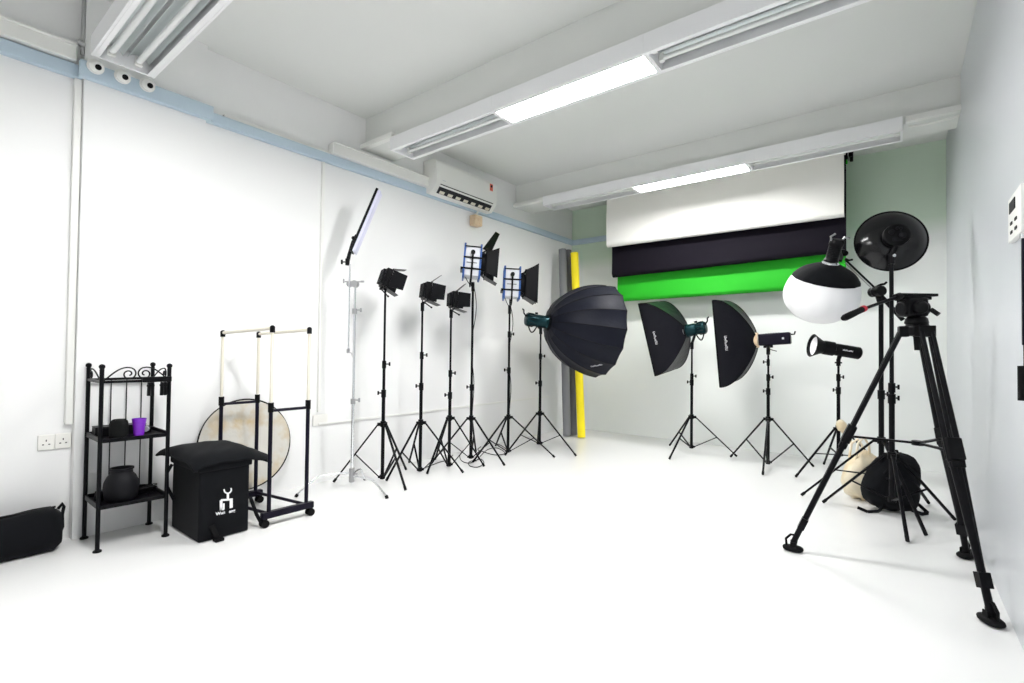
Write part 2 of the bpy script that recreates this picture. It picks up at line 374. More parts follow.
# louvre opening on the sloped face
def acp(t, y, out=.0): return V((XL + .13 + .075 * t, y, zl + .075 * t * hs)) + V((.707, 0, -.707)) * out
g = G().slab([acp(.10, ya + .07, .003), acp(.10, yb_ - .07, .003), acp(1.0, yb_ - .07, .003), acp(1.0, ya + .07, .003)], .004); g.build('outlet', 'dark', r)
for k in range(7):
    y = ya + .1 + (yb_ - ya - .26) * k / 6
    G().slab([acp(.15, y, .008), acp(.15, y + .07, .008), acp(.42, y + .07, .012), acp(.42, y, .012)], .004).build('vane', 'ivory', r)
g = G().slab([acp(.78, ya + .06, .014), acp(.78, yb_ - .06, .014), acp(.95, yb_ - .06, .014), acp(.95, ya + .06, .014)], .006); g.build('flap', 'white', r, bevel=.002)
ps = on_x(491.5, 187.5, Xa + .002)
st = G().box((Xa + .001, ps.y, ps.z), (.003, .055, .085)).build('sticker', 'orange', r, bevel=.001)
G().lathe([(.017, 0), (.017, .002)], (Xa + .002, ps.y, ps.z + .012), (1, 0, 0), 16).build('sticker_disc', 'black', st)
G().box((Xa + .001, ps.y - .012, ps.z - .075), (.003, .06, .02)).build('energy_label', 'led', r)
G().box((Xa + .001, ya + .12, zl + .10 * hs + .01), (.002, .05, .008)).build('badge', 'silver', r)
# junction box below
p = on_x(476, 221, XL + .05)
r = thing('junction_box', 'tan junction box hanging on a short pipe below the air conditioner', 'box', (XL, p.y, p.z))
G().box((XL + .05, p.y, p.z), (.1, .135, .13)).build('box', 'cream', r, bevel=.012)
G().rod((XL + .04, p.y + .01, p.z + .06), (XL + .05, p.y + .03, p.z + .13), .014).build('pipe', 'white', r)

# ---------------------------------------------------------------- paper backdrops
def sheet(name, label, m, Y, pTL, pTR, pBL, pBR, top, curl, rr):
    xl = (on_y(*pTL, Y).x + on_y(*pBL, Y).x) / 2; xr = (on_y(*pTR, Y).x + on_y(*pBR, Y).x) / 2
    zbl, zbr = on_y(*pBL, Y).z, on_y(*pBR, Y).z
    r = thing(name, label, 'paper backdrop', ((xl + xr) / 2, Y, top), 'paper backdrops on wall rollers')
    G().rod((xl - .01, Y + rr, top), (xr + .01, Y + rr, top), rr, n=28).build('roll', m, r)
    G().rod((xl - .03, Y + rr, top), (xr + .03, Y + rr, top), .02).build('core_tube', 'steel', r)
    rows = []
    for j in range(25):
        t = j / 24; x = xl + (xr - xl) * t; zb = zbl + (zbr - zbl) * t; row = []
        for i in range(11): row.append(V((x, Y + .004 * math.sin(t * 9 + i), top + (zb + curl - top) * i / 10)))
        for i in range(1, 9):
            q = i / 8 * PI * .62; row.append(V((x, Y + curl * (1 - math.cos(q)), zb + curl - curl * math.sin(q))))
        rows.append(row)
    G().grid(rows, .003).build('sheet', m, r)
    return xl, xr
YP = YB - .62
w1 = sheet('paper_backdrop', 'white paper backdrop hanging in front of the black and green ones', 'pwhite', YP, (605, 205), (843, 153), (608, 246.5), (845, 215.5), CZ - .10, .05, .05)
w2 = sheet('paper_backdrop', 'black paper backdrop showing between the white and the green ones', 'pblack', YP + .16, (611, 246), (845.5, 216), (613, 277), (847, 251), CZ - .10, .05, .05)
w3 = sheet('paper_backdrop', 'bright green paper backdrop hanging lowest of the three', 'pgreen', YP + .32, (613, 277), (846, 250), (622, 301), (846, 286), CZ - .10, .05, .05)
for k, x in enumerate((min(w1[0], w2[0], w3[0]) - .035, max(w1[1], w2[1], w3[1]) + .035)):
    g = G(); g.box((x, YP + .21, CZ - .012), (.03, .46, .02))
    for j in range(3): g.box((x + .0, YP + .05 + .16 * j, CZ - .07), (.03, .04, .12))
    tag(g.build('backdrop_bracket', 'blackm', bevel=.003), ('black ceiling bracket holding the left ends of the backdrop rollers', 'black ceiling bracket holding the right ends of the backdrop rollers')[k], 'bracket')

# ---------------------------------------------------------------- leaning paper rolls in the far left corner
def leaning_roll(pt, pb, X, Yb, rad, m, label, endm='steel'):
    b = on_y(*pb, Yb); b.z = .012; t = on_y(*pt, Yb + .16)
    b2 = V((b.x, b.y, .012)); d = (t - b2).normalized()
    r = thing('paper_roll', label, 'paper roll', b2, 'paper rolls standing in the corner')
    prof = [(rad, 0), (rad, (t - b2).length), (rad - .006, (t - b2).length + .001), (rad * .55, (t - b2).length), (rad * .52, (t - b2).length - .05)]
    G().lathe(prof, b2, d, 28).build('paper', m, r, angle=50)
    G().rod(b2 + d * .01, t + d * .01, rad * .5, n=20).build('core', 'dark', r)
Yr = YB - .72
leaning_roll((562.5, 249.5), (567, 439), 0, Yr - .04, .058, 'grey2', 'mid grey paper roll leaning in the corner, furthest from the yellow one')
leaning_roll((568, 250.5), (573.5, 438), 0, Yr + .07, .052, 'grey', 'grey paper roll leaning next to the yellow roll')
leaning_roll((574.5, 253), (581.5, 438.5), 0, Yr - .03, .056, 'yellow', 'bright yellow paper roll leaning in the far left corner')

# ---------------------------------------------------------------- light stands
def light_stand(label, C, r, th, zb, zh, zt, knobs, group='black light stands', pr=(.0165, .0135, .0105), lr=.0095, kd=None, m='blackm'):
    X, Y = C
    root = thing('light_stand', label, 'light stand', (X, Y, 0), group)
    ks = sorted(z_at(X, Y, k) for k in knobs)
    zs = [max(zb, .02)] + ks + [zt]
    for i in range(len(zs) - 1):
        G().rod((X, Y, zs[i]), (X, Y, zs[i + 1] + (.0 if i == len(zs) - 2 else 0)), pr[min(i, 2)], n=14).build('pole_section', m, root)
    for i, k in enumerate(ks):
        g = G().rod((X, Y, k - .04), (X, Y, k + .03), pr[min(i, 2)] + .006, n=14)
        c = g.build('clutch', 'black', root)
        kdv = (kd or R_ * (1 if i % 2 else -1) * 1.); kdv = V((kdv.x, kdv.y, 0)).normalized()
        g = G().rod(V((X, Y, k)) + kdv * .015, V((X, Y, k)) + kdv * .048, .006); g.bar(V((X, Y, k - .018)) + kdv * .05, V((X, Y, k + .018)) + kdv * .05, .012, .014)
        g.build('knob', 'black', c, bevel=.002)
    g = G().rod((X, Y, zh - .03), (X, Y, zh + .025), pr[0] + .009, n=16)
    for k in range(3):
        a = math.radians(th + 120 * k); g.box((X + .033 * math.cos(a), Y + .033 * math.sin(a), zh - .005), (.04, .024, .03), Matrix.Rotation(a, 3, 'Z'))
    g.build('hub', 'black', root, bevel=.002)
    g = G().rod((X, Y, zb - .015), (X, Y, zb + .025), pr[0] + .007, n=16)
    for k in range(3):
        a = math.radians(th + 120 * k); g.box((X + .024 * math.cos(a), Y + .024 * math.sin(a), zb + .005), (.03, .018, .022), Matrix.Rotation(a, 3, 'Z'))
    g.build('lower_collar', 'black', root, bevel=.002)
    for k in range(3):
        a = math.radians(th + 120 * k); d = V((math.cos(a), math.sin(a), 0))
        p0 = V((X, Y, zh - .005)) + d * .045; p1 = V((X, Y, 0.012)) + d * r; p1s = p1 + (p0 - p1).normalized() * .01
        lg = G().bar(p0, p1s, lr * 2, lr * 1.5, d.cross(V((0, 0, 1)))).build('leg', m, root, bevel=.003)
        G().rod(p1 + (p0 - p1).normalized() * .035, p1, .0125, .012, n=12).build('rubber_tip', 'rubber', lg)
        mid = p0.lerp(p1, .52)
        G().bar(V((X, Y, zb + .005)) + d * .03, mid, .018, .009, d.cross(V((0, 0, 1)))).build('brace', m, root, bevel=.002)
    return root
ST = {
 's1': ((-3.069, 2.34), .35, 110, .03, .434, 1.473, (364, 393)), 's2': ((-3.053, 2.70), .355, 34, .024, .41, 1.339, (355, 386)),
 's3': ((-3.004, 2.98), .30, 40, .022, .422, 1.298, (373, 395)), 's4': ((-3.032, 3.28), .37, 5, .035, .388, 1.60, (387,)),
 's5': ((-2.921, 3.68), .45, 25, .042, .369, 1.417, (334, 370)), 's6': ((-2.778, 4.0), .39, 8, .091, .386, 1.207, (356, 383)),
 'sb1': ((-1.597, 4.92), .41, 20, .07, .37, 1.075, (376, 382)), 'sb2': ((-.901, 4.84), .39, 35, .034, .421, 1.031, (362, 377, 391)),
 's9': ((-.382, 4.86), .41, 110, .171, .392, .953, (377, 390)), 'boom': ((-.081, 3.96), .45, 57, .22, .452, 1.345, (394,)),
 'dish': ((-.026, 3.76), .39, 40, .126, .396, 1.60, (387, 398)),
}
SL = {
 's1': 'black light stand holding the square barn-door light nearest the silver stand', 's2': 'black light stand holding the middle of the three square barn-door lights',
 's3': 'black light stand holding the lowest of the three square barn-door lights', 's4': 'tall black light stand holding the higher blue-framed lamp',
 's5': 'black light stand holding the lower blue-framed lamp', 's6': 'black light stand holding the big round softbox', 'sb1': 'black light stand holding the tilted rectangular softbox',
 'sb2': 'black light stand holding the softbox with the long flash head', 's9': 'black light stand holding the bare flash with the shiny reflector',
 'boom': 'black stand carrying the boom arm of the white globe lantern', 'dish': 'tall black light stand holding the round black dish reflector'}
C3 = {}
for k, (c, r_, th, zb, zh, zt, kn) in ST.items():
    C3[k] = V((c[0] * H, c[1] * H, zt * H))
    big = k in ('boom', 'dish')
    light_stand(SL[k], (c[0] * H, c[1] * H), r_ * H, th, zb * H, zh * H, zt * H, kn, pr=(.0185, .0165, .014) if big else (.0165, .0135, .0105), lr=.011 if big else .0095, kd=R_ if big else None)

def horiz(v): v = V(v); v.z = 0; return v.normalized()
Rh, Fh = horiz(R_), horiz(F_)
UP = V((0, 0, 1))
def dirn(r, f, u=0): return (Rh * r + Fh * f + UP * u).normalized()
def ldir(px, r, f, u=0):     # r to the right, f away, u up, all as seen along the sight line at column px
    v = horiz(ray(px, 360)); rr = v.cross(UP)
    return (rr * r + v * f + UP * u).normalized()
def slot_at(c, px, py):     # point at the stand's distance seen at the pixel
    return on_d(px, py, depth(c))

# ---------------------------------------------------------------- square LED lights with barn doors
def barn_light(label, key, pc, axis, sc, openings):
    c = slot_at(C3[key], *pc); a, s, u = frame_of(axis)
    rot = Matrix((a, s, u)).transposed()
    r = thing('barn_door_light', label, 'studio light', c, 'square lights with barn doors')
    L = .085 * sc
    W = .185 * sc
    g = G().box(c - a * L * .3, (L * .6, W, W), rot); g.box(c + a * L * .04, (L * .12, W * 1.1, W * 1.1), rot)
    g.build('body', 'black', r, bevel=.006)
    g = G()
    for k in range(7): g.box(c - a * L * .75 + s * W * (-.36 + .12 * k), (L * .4, W * .03, W * .8), rot)
    g.box(c - a * L * .62, (L * .1, W * .85, W * .85), rot); g.build('heat_sink', 'blackm', r)
    G().box(c + a * L * .105, (.004, W * .9, W * .9), rot).build('lens_panel', 'lav', r)
    # leaves
    e = W * .55; f0 = c + a * L * .1
    for (nm, dv, wv, ang, ln, wd0, wd1) in openings_for(u, s, openings, W):
        h0 = f0 + dv * e; out = (a * math.cos(ang) + dv * math.sin(ang))
        p = [h0 - wv * wd0 / 2, h0 + wv * wd0 / 2, h0 + wv * wd1 / 2 + out * ln, h0 - wv * wd1 / 2 + out * ln]
        G().slab(p, .004).build('barn_door', 'blackm', r, bevel=.001)
    # yoke and clamp
    top = C3[key]
    g = G(); yb = c - a * L * .3 - u * W * .68
    g.path([c - a * L * .3 + s * W * .56 + u * .0, c - a * L * .3 + s * W * .56 - u * W * .6, yb, c - a * L * .3 - s * W * .56 - u * W * .6, c - a * L * .3 - s * W * .56], .006)
    g.build('yoke', 'black', r)
    g = G().rod(top - UP * .03, top + UP * .05, .018, n=14); g.rod(top + UP * .05, yb, .014, n=12)
    g.build('mount', 'black', r)
    g = G().rod(yb - s * .0, yb + a * .07 - u * .035, .006); g.ball(yb + a * .075 - u * .037, .010)
    g.rod(c - a * L * .3 - s * W * .5, c - a * L * .3 - s * (W * .5 + .03), .016, n=14)
    g.build('tilt_knob', 'black', r)
    return r
def openings_for(u, s, op, W):
    # op: angles for top, bottom, left(-s), right(+s) ; leaf lengths
    out = []
    for nm, dv, wv in (('top', u, s), ('bottom', -u, s), ('near', s, u), ('far', -s, u)):
        ang, ln, wd = op[nm]; out.append((nm, dv, wv, ang, ln * W, wd[0] * W, wd[1] * W))
    return out
for (key, pc, ax, sc, lb, tl) in (
    ('s1', (388, 279), ldir(385, .93, .22, -.30), .92, 'black square light with barn doors tilted down, nearest the silver stand', 0),
    ('s2', (428.5, 291.5), ldir(426, .95, .25, -.12), .92, 'black square light with barn doors, middle of the three', 1),
    ('s3', (455, 300), ldir(455, .95, .25, -.04), .90, 'black square light with barn doors, right beside the tall blue lamp', 1)):
    barn_light(lb, key, pc, ax, sc, {'top': (.75 if tl else .35, .75, (.9, .55)), 'bottom': (.25, .7, (.95, .8)), 'near': (.12, .78, (.95, .85)), 'far': (.3, .75, (.95, .85))})

# ---------------------------------------------------------------- blue framed fresnel lamps
def fresnel(label, key, pc, axis, leafset):
    c = slot_at(C3[key], *pc); a, s, u = frame_of(axis)
    rot = Matrix((a, s, u)).transposed()
    r = thing('fresnel_lamp', label, 'studio light', c, 'blue framed lamps with barn doors')
    L, W, T = .175, .27, .36
    G().box(c, (L - .01, W, T - .03), rot).build('housing', 'silver', r, bevel=.012)
    g = G()
    for k in (-1, 1):
        for sd in (-1, 1):
            g.bar(c + a * (k * L / 2) + s * sd * W / 2 - u * T / 2, c + a * (k * L / 2) + s * sd * W / 2 + u * T / 2, .02, .02, a)
        for e in (-1, 1): g.bar(c + a * (k * L / 2) - s * W / 2 + u * e * T / 2, c + a * (k * L / 2) + s * W / 2 + u * e * T / 2, .02, .02, a)
    g.build('blue_frame', 'blue', r, bevel=.003)
    g = G()
    for sd in (-1, 1):
        q = s * sd * (W / 2 + .006)
        for z in (.035, -.085): g.bar(c + q - a * (L / 2 + .01) + u * z, c + q + a * (L / 2 + .012) + u * z, .012, .018, s)
        g.bar(c + q - a * (L / 2) + u * T * .43, c + q + a * (L / 2) + u * T * .43, .012, .012, s)
        g.bar(c + q - a * .06 - u * .02, c + q + a * .05 - u * .02, .010, .006, s)
    g.box(c - a * (L / 2 + .02) - u * .085, (.03, W * .9, .03), rot)
    g.build('side_rib', 'black', r)
    # yoke
    top = C3[key]; zz = top.z
    g = G(); pv = .09
    yb = c - u * (T * .5 + .07)
    g.path([c + s * (W / 2 + .02) + u * pv, c + s * (W / 2 + .02) - u * (T * .5 + .03), yb + s * (W / 2 - .03), yb - s * (W / 2 - .03), c - s * (W / 2 + .02) - u * (T * .5 + .03), c - s * (W / 2 + .02) + u * pv], .010)
    g.rod(yb, top, .013); g.rod(top - UP * .08, top + UP * .02, .018, n=14)
    g.build('yoke', 'black', r)
    g = G()
    for sd in (-1, 1):
        g.rod(c + s * sd * (W / 2) + u * pv, c + s * sd * (W / 2 + .045) + u * pv, .024, n=16)
    g.build('tilt_knob', 'black', r)
    # lens ring + cage
    f = c + a * (L / 2 + .01)
    G().lathe([(.13, 0), (.135, .02), (.135, .035), (.12, .035), (.115, .02)], f, a, 32).build('lens_ring', 'black', r)
    G().lathe([(.118, 0), (.11, .012), (.07, .02), (.0, .024)], f + a * .005, a, 28).build('lens', 'cuphi', r)
    g = G(); f2 = f + a * .055; e = .15
    for q in (-1, 1):
        g.bar(f2 - s * e + u * e * q, f2 + s * e + u * e * q, .014, .014); g.bar(f2 - u * e + s * e * q, f2 + u * e + s * e * q, .014, .014)
        for q2 in (-1, 1): g.bar(f2 + s * e * q * .9 + u * e * q2 * .9, f + s * .1 * q + u * .1 * q2, .012, .012)
    g.build('door_frame', 'black', r)
    for dv, wv, ang, ln, w0, w1, mm in leafset(u, s):
        h0 = f2 + dv * e; out = a * math.cos(ang) + dv * math.sin(ang)
        G().slab([h0 - wv * w0 / 2, h0 + wv * w0 / 2, h0 + wv * w1 / 2 + out * ln, h0 - wv * w1 / 2 + out * ln], .005).build('barn_door', mm, r, bevel=.001)
    # cable
    pts = []
    b0 = c - a * (L / 2) - u * T * .3; gx = top + Rh * .03; z_end = .55
    for k in range(25):
        t = k / 24
        if t < .25: q = b0.lerp(V((top.x, top.y, c.z - T * .75)) + s * .03, t / .25) - UP * .03 * math.sin(t / .25 * PI)
        else:
            tt = (t - .25) / .75; q = V((top.x, top.y, c.z - T * .75)) + s * .03; q = q.lerp(V((top.x, top.y, z_end)) + s * .03, tt) + Rh * (.012 + .03 * math.sin(tt * PI * 3) * (1 - tt) ** .5)
        pts.append(q)
    G().path(pts, .004, 6).build('power_cable', 'rubber', r)
    return r
def leaves4(u, s):
    return [(u, (s + u.cross(s) * -.6).normalized(), 1.12, .24, .20, .10, 'blackm'), (-u, s, .45, .15, .26, .2, 'blackm'), (s, u, .12, .13, .22, .33, 'blackm'), (-s, u, .5, .13, .24, .3, 'blackm')]
def leaves5(u, s):
    return [(u, s, .45, .14, .28, .33, 'blackm'), (-u, s, .50, .14, .28, .33, 'blackm'), (s, u, .15, .145, .28, .46, 'blackm'), (-s, u, .30, .17, .28, .40, 'blackm')]
fresnel('blue-framed lamp with one barn door up, the higher one on the tall stand', 's4', (472, 263), ldir(472, .995, .03, -.07), leaves4)
fresnel('blue-framed lamp with wide black barn doors, the lower one', 's5', (511.5, 284), ldir(511, .995, .06, -.03), leaves5)

# ---------------------------------------------------------------- lamp heads in metal (teal or black) used on softboxes
def lamp_head(label, key, base, axis, L, R, m, cat='studio light', handle=True, name='lamp_head', ring='silver'):
    a, s, u = frame_of(axis); rot = Matrix((a, s, u)).transposed()
    r = thing(name, label, cat, base, None)
    G().lathe([(R * .55, 0), (R * .9, .008), (R, .02), (R, L * .36), (R * .93, L * .4), (R * .93, L * .5), (R, L * .54), (R, L * .86), (R * 1.12, L * .88), (R * 1.12, L)], base, a, 28).build('housing', m, r)
    G().lathe([(R * 1.2, 0), (R * 1.2, .018)], base + a * (L - .02), a, 28).build('mount_ring', ring, r)
    g = G()
    for k in range(12):
        an = 2 * PI * k / 12; d = s * math.cos(an) + u * math.sin(an)
        g.bar(base + a * L * .08 + d * R, base + a * L * .34 + d * R, .012, .006, d)
    g.build('cooling_fin', 'black', r)
    g = G().path([base + a * .005 + u * R * .4, base - a * .03 + u * R * .9, base - a * .035 + u * R * 1.35, base - a * .055 + u * R * 1.5], .009)
    g.rod(base + a * L * .45 + u * R, base + a * L * .45 + u * R * 1.3, .018); g.build('grip', 'black', r)
    top = C3[key]
    mid = base + a * L * .62
    g = G(); g.rod(mid - u * R, V((top.x, top.y, top.z + .02)), .016, n=14); g.rod(top - UP * .05, top + UP * .03, .020, n=14)
    g.build('mount', 'black', r)
    pts = [base + a * (L * .15) - u * R * .9 + (a * (L * .38) * t) - u * (R * 1.0 * math.sin(t * PI)) for t in [i / 10 for i in range(11)]]
    G().path(pts, .008).build('yoke', 'black', r)
    return r

def letters(parent, o, ex, ey, total, hgt, nrm, widths=(1, .8, .8, 1, .6, .8, .9), seed=1):
    # small illegible white print: letter-like strokes in a row
    rnd = random.Random(seed); g = G(); n = len(widths); tw = sum(widths) + .3 * (n - 1); x = 0
    k = total / tw; th = hgt * .17
    for i, w in enumerate(widths):
        x0, x1 = x * k, (x + w) * k; hh = hgt * (1 if i == 0 or i == n - 1 or i % 3 == 2 else .72)
        P = lambda a, b: o + ex * a + ey * b + nrm * .003
        g.slab([P(x0, 0), P(x0 + th, 0), P(x0 + th, hh), P(x0, hh)], .002)
        g.slab([P(x1 - th, 0), P(x1, 0), P(x1, hh * (.9 if i % 2 else 1)), P(x1 - th, hh * (.9 if i % 2 else 1))], .002)
        yy = hh * (.0 if i % 3 == 0 else .42 if i % 3 == 1 else .83)
        g.slab([P(x0, yy), P(x1, yy), P(x1, yy + th), P(x0, yy + th)], .002)
        x += w + .3
    return g.build('lettering', 'led', parent)

# big round softbox on s6
c6 = C3['s6']; D6 = depth(c6)
ax6 = ldir(585, .86, .47, -.115)
a, s, u = frame_of(ax6)
headbase = on_d(525.5, 319, D6 + .0)
lamp_head('dark teal lamp head behind the big round softbox', 's6', headbase, ax6, .30, .078, 'teal', ring='black')
apex = headbase + ax6 * .30
R6, L6 = .59, .75
prof = [(.085, 0)]
for k in range(1, 15):
    t = k / 14; prof.append((.085 + (R6 - .085) * (math.sin(t * PI / 2) ** .62 * .93 + .07 * t), L6 * (t ** 1.15)))
r = thing('round_softbox', 'big dark round softbox with ribbed panels seen from behind', 'softbox', apex)
n6 = 16
def dome(prof, o, a, s, n, sub=4, scal=.02):
    a, s = a.normalized(), s.normalized(); y = a.cross(s); g = G(); rows = []
    for k, (rr, hh) in enumerate(prof):
        row = []
        for i in range(n * sub):
            seg, fr = divmod(i, sub); a0 = 2 * PI * seg / n; a1 = 2 * PI * (seg + 1) / n; f = fr / sub
            p = (s * math.cos(a0) + y * math.sin(a0)) * (1 - f) + (s * math.cos(a1) + y * math.sin(a1)) * f
            row.append(o + a * (hh) + p * rr * (1 - scal * 4 * f * (1 - f)))
        rows.append(row + [row[0]])
    return rows
rows = dome(prof, apex, a, s, n6)
G().grid(rows, .004).build('shell', 'nylon', r, angle=16)
rw = rows[-1][:-1]
g = G(); ctr = apex + a * (L6 - .06); nn = len(rw)
g.add([ctr] + [p - a * .03 + (ctr - p) * .015 for p in rw], [(0, i + 1, (i + 1) % nn + 1) for i in range(nn)])
g.build('front_diffuser', 'skirt', r)
g = G()
y6 = a.cross(s)
for k in range(n6):
    an = 2 * PI * k / n6; d = s * math.cos(an) + y6 * math.sin(an)
    g.path([apex + a * h + d * (q + .004) for q, h in prof], .0045, 6)
g.build('rib', 'black', r)
G().path([p for p in rw], .006, 6, closed=True).build('rim', 'black', r)
G().lathe([(.10, -.01), (.10, .03), (.085, .035)], apex, a, 28).build('speed_ring', 'black', r)
# print near the lower rim, on the panel facing the camera
best = None
for i in range(len(rows[0]) - 1):
    for k in (11, 12):
        px = proj(rows[k][i]); e = (px[0] - 597.5) ** 2 + (px[1] - 366.5) ** 2
        nr = (rows[k][i] - apex - a * (rows[k][i] - apex).dot(a)).normalized()
        if nr.dot(V((0, 0, H)) - rows[k][i]) > 0 and (best is None or e < best[0]): best = (e, k, i, nr)
_, kk, ii, nr = best
i0 = (ii // 4) * 4
P0, P1 = rows[kk][i0], rows[kk][i0 + 4]; T0 = rows[kk + 1][i0 + 2] - rows[kk - 1][i0 + 2]; ex = (P1 - P0).normalized(); ey = T0.normalized(); cm = rows[kk][i0 + 2]
if ex.dot(R_) < 0: ex = -ex
nm = ex.cross(ey).normalized()
if nm.dot(V((0, 0, H)) - cm) < 0: nm = -nm
if ey.z > 0 and False: ey = -ey
ex = (ex * .72 - ey * (.7 if ey.z > 0 else -.7)).normalized(); ey = nm.cross(ex).normalized(); ey = ey if ey.z > 0 else -ey
letters(r, cm - ex * .07 + nm * .008, ex, ey, .14, .024, nm, seed=2)

# rectangular softboxes
def rect_softbox(label, apex, axis, up, W, Ht, L, m, expn, txt=None):
    a = V(axis).normalized(); s = a.cross(V(up)).normalized(); u = s.cross(a)
    r = thing('rectangular_softbox', label, 'softbox', apex, 'rectangular softboxes near the back wall')
    rows = []; N = 14; sub = 8
    cor = [(-1, -1), (1, -1), (1, 1), (-1, 1)]
    for k in range(N + 1):
        t = k / N; f = math.sin(t * PI / 2) ** expn; hw = .06 + (W / 2 - .06) * f; hh = .06 + (Ht / 2 - .06) * f; row = []
        for q in range(4):
            x0, y0 = cor[q]; x1, y1 = cor[(q + 1) % 4]
            for j in range(sub):
                v = j / sub; b = 4 * v * (1 - v); x = x0 + (x1 - x0) * v; y = y0 + (y1 - y0) * v
                dent = 1 - .055 * b * math.sin(t * PI)
                if x0 == x1: x *= dent
                else: y *= dent
                row.append(apex + a * (L * t ** 1.1) + s * x * hw + u * y * hh)
        rows.append(row + [row[0]])
    G().grid(rows, .004).build('shell', m, r, angle=28)
    g = G()
    for q in range(4): g.path([rw[q * sub] for rw in rows], .007, 6)
    g.build('seam', 'black', r)
    G().path(rows[-1][:-1], .009, 6, closed=True).build('rim', 'black', r)
    f = apex + a * (L - .035)
    G().slab([f + s * x * W * .485 + u * y * Ht * .485 for x, y in cor], .004).build('front_diffuser', 'skirt', r)
    G().lathe([(.085, -.02), (.085, .02), (.07, .02)], apex, a, 28).build('speed_ring', 'cream' if txt == 2 else 'steel', r)
    # printed word near the rim on the side facing the camera
    sd = 1 if s.dot(V((0, 0, H)) - apex) > 0 else -1
    k = 11
    pc_ = apex + a * (L * (k / N) ** 1.1) + s * sd * (.06 + (W / 2 - .06) * math.sin(k / N * PI / 2) ** expn) * (1 - .055 * math.sin(k / N * PI))
    tv = ((rows[k + 1][0] - rows[k - 1][0])); tg = (a * (L * (((k + 1) / N) ** 1.1 - ((k - 1) / N) ** 1.1)) + s * sd * (W / 2 - .06) * (math.sin((k + 1) / N * PI / 2) ** expn - math.sin((k - 1) / N * PI / 2) ** expn)).normalized()
    nn_ = tg.cross(u).normalized()
    if nn_.dot(s * sd) < 0: nn_ = -nn_
    letters(r, pc_ + u * .08 + nn_ * .008, -u, tg if tg.dot(R_) > 0 else -tg, .16, .026, nn_, seed=3)
    return r
# tilted one
cb = C3['sb1']; Db = depth(cb)
ax1 = ldir(652, -.89, .46, -.19)
hb = on_d(706, 327, Db)
lamp_head('dark teal lamp head with knobs behind the tilted rectangular softbox', 'sb1', hb, ax1, .25, .076, 'teal', ring='black')
ap1 = hb + ax1 * .24
rect_softbox('black rectangular softbox tilted down, next to the big round one', ap1, ax1, UP - Fh * .17, .60, .92, .40, 'nylon2', .95, 1)
# upright one with long flash head
cb = C3['sb2']; Db = depth(cb)
ax2 = ldir(720, -.975, .22, -.07)
hb2 = on_d(791, 338, Db)
def flash_box(label, key, base, axis, L, w, h):
    a, s, u = frame_of(axis); rot = Matrix((a, s, u)).transposed()
    r = thing('flash_head', label, 'studio flash', base)
    G().box(base + a * L / 2, (L, w, h), rot).build('body', 'navy', r, bevel=.014)
    g = G()
    for k in range(6): g.box(base + a * (L * .35 + .025 * k) + u * h * .5, (.010, w * .7, .006), rot)
    g.build('vent', 'black', r)
    G().rod(base + a * (L - .002), base + a * (L + .03), h * .48, n=26).build('front_collar', 'ivory', r)
    g = G().path([base - a * .002 + u * h * .3, base - a * .035 + u * h * .3, base - a * .045 + u * h * .55], .008); g.build('grip', 'black', r)
    G().box(base + a * L * .22 - s * w * .5 * (1 if s.dot(R_) > 0 else 1), (.02, .004, .02), rot).build('badge', 'silver', r)
    top = C3[key]; mid = base + a * L * .72
    g = G(); g.box(mid - u * (h * .5 + .012), (.09, .05, .03), rot); g.rod(mid - u * h * .55, top, .016, n=14); g.rod(top - UP * .05, top + UP * .02, .019, n=14)
    g.bar(mid - u * (h * .5 + .04), mid - u * (h * .5 + .07) - a * .08, .012, .008)
    g.build('mount', 'black', r)
    return r
flash_box('long dark flash head behind the upright rectangular softbox', 'sb2', hb2, ax2, .315, .12, .13)
ap2 = hb2 + ax2 * .34
rect_softbox('black rectangular softbox standing upright beside the long flash head', ap2, ax2, UP - Fh * .09, .52, .98, .37, 'nylon2', .85, 2)

# bare flash with reflector on s9
c9 = C3['s9']; D9 = depth(c9); ax9 = ldir(840, -.9, -.42, .17)
b9 = on_d(860, 353.5, D9); a, s, u = frame_of(ax9)
r = thing('strobe_flash', 'black strobe flash with a silver-lined reflector, beside the white globe lantern', 'studio flash', b9)
R9 = .062; L9 = .36
G().lathe([(R9 * .8, 0), (R9, .012), (R9, L9 * .62), (R9 * .92, L9 * .64), (R9 * .92, L9 * .68), (R9 * 1.15, L9 * .7), (R9 * 1.15, L9 * .95), (R9 * 1.0, L9)], b9, a, 28).build('body', 'black', r)
rf = b9 + a * (L9 - .01)
G().lathe([(.065, 0), (.075, .03), (.115, .10), (.118, .105), (.108, .103), (.07, .035), (.02, .02)], rf, a, 32, close=False).build('reflector', 'black', r)
G().lathe([(.107, .100), (.069, .036), (.001, .028)], rf, a, 32, close=False).build('reflector_lining', 'whitem', r)
G().ball(rf + a * .055, .030, n=16).build('flash_tube', 'skirt', r)
top = c9; mid = b9 + a * L9 * .5
g = G(); g.rod(mid - u * R9 * .8, top, .022, .017, n=14); g.rod(top - UP * .06, top + UP * .01, .019, n=14); g.rod(top - UP * .035, top - UP * .02, .032, n=18)
g.build('mount', 'black', r)
sd = -s if (-s).dot(V((0, 0, H)) - b9) > 0 else s
letters(r, b9 + a * .19 + sd * (R9 + .001) - u * .004, -a, u, .09, .014, sd, seed=5)

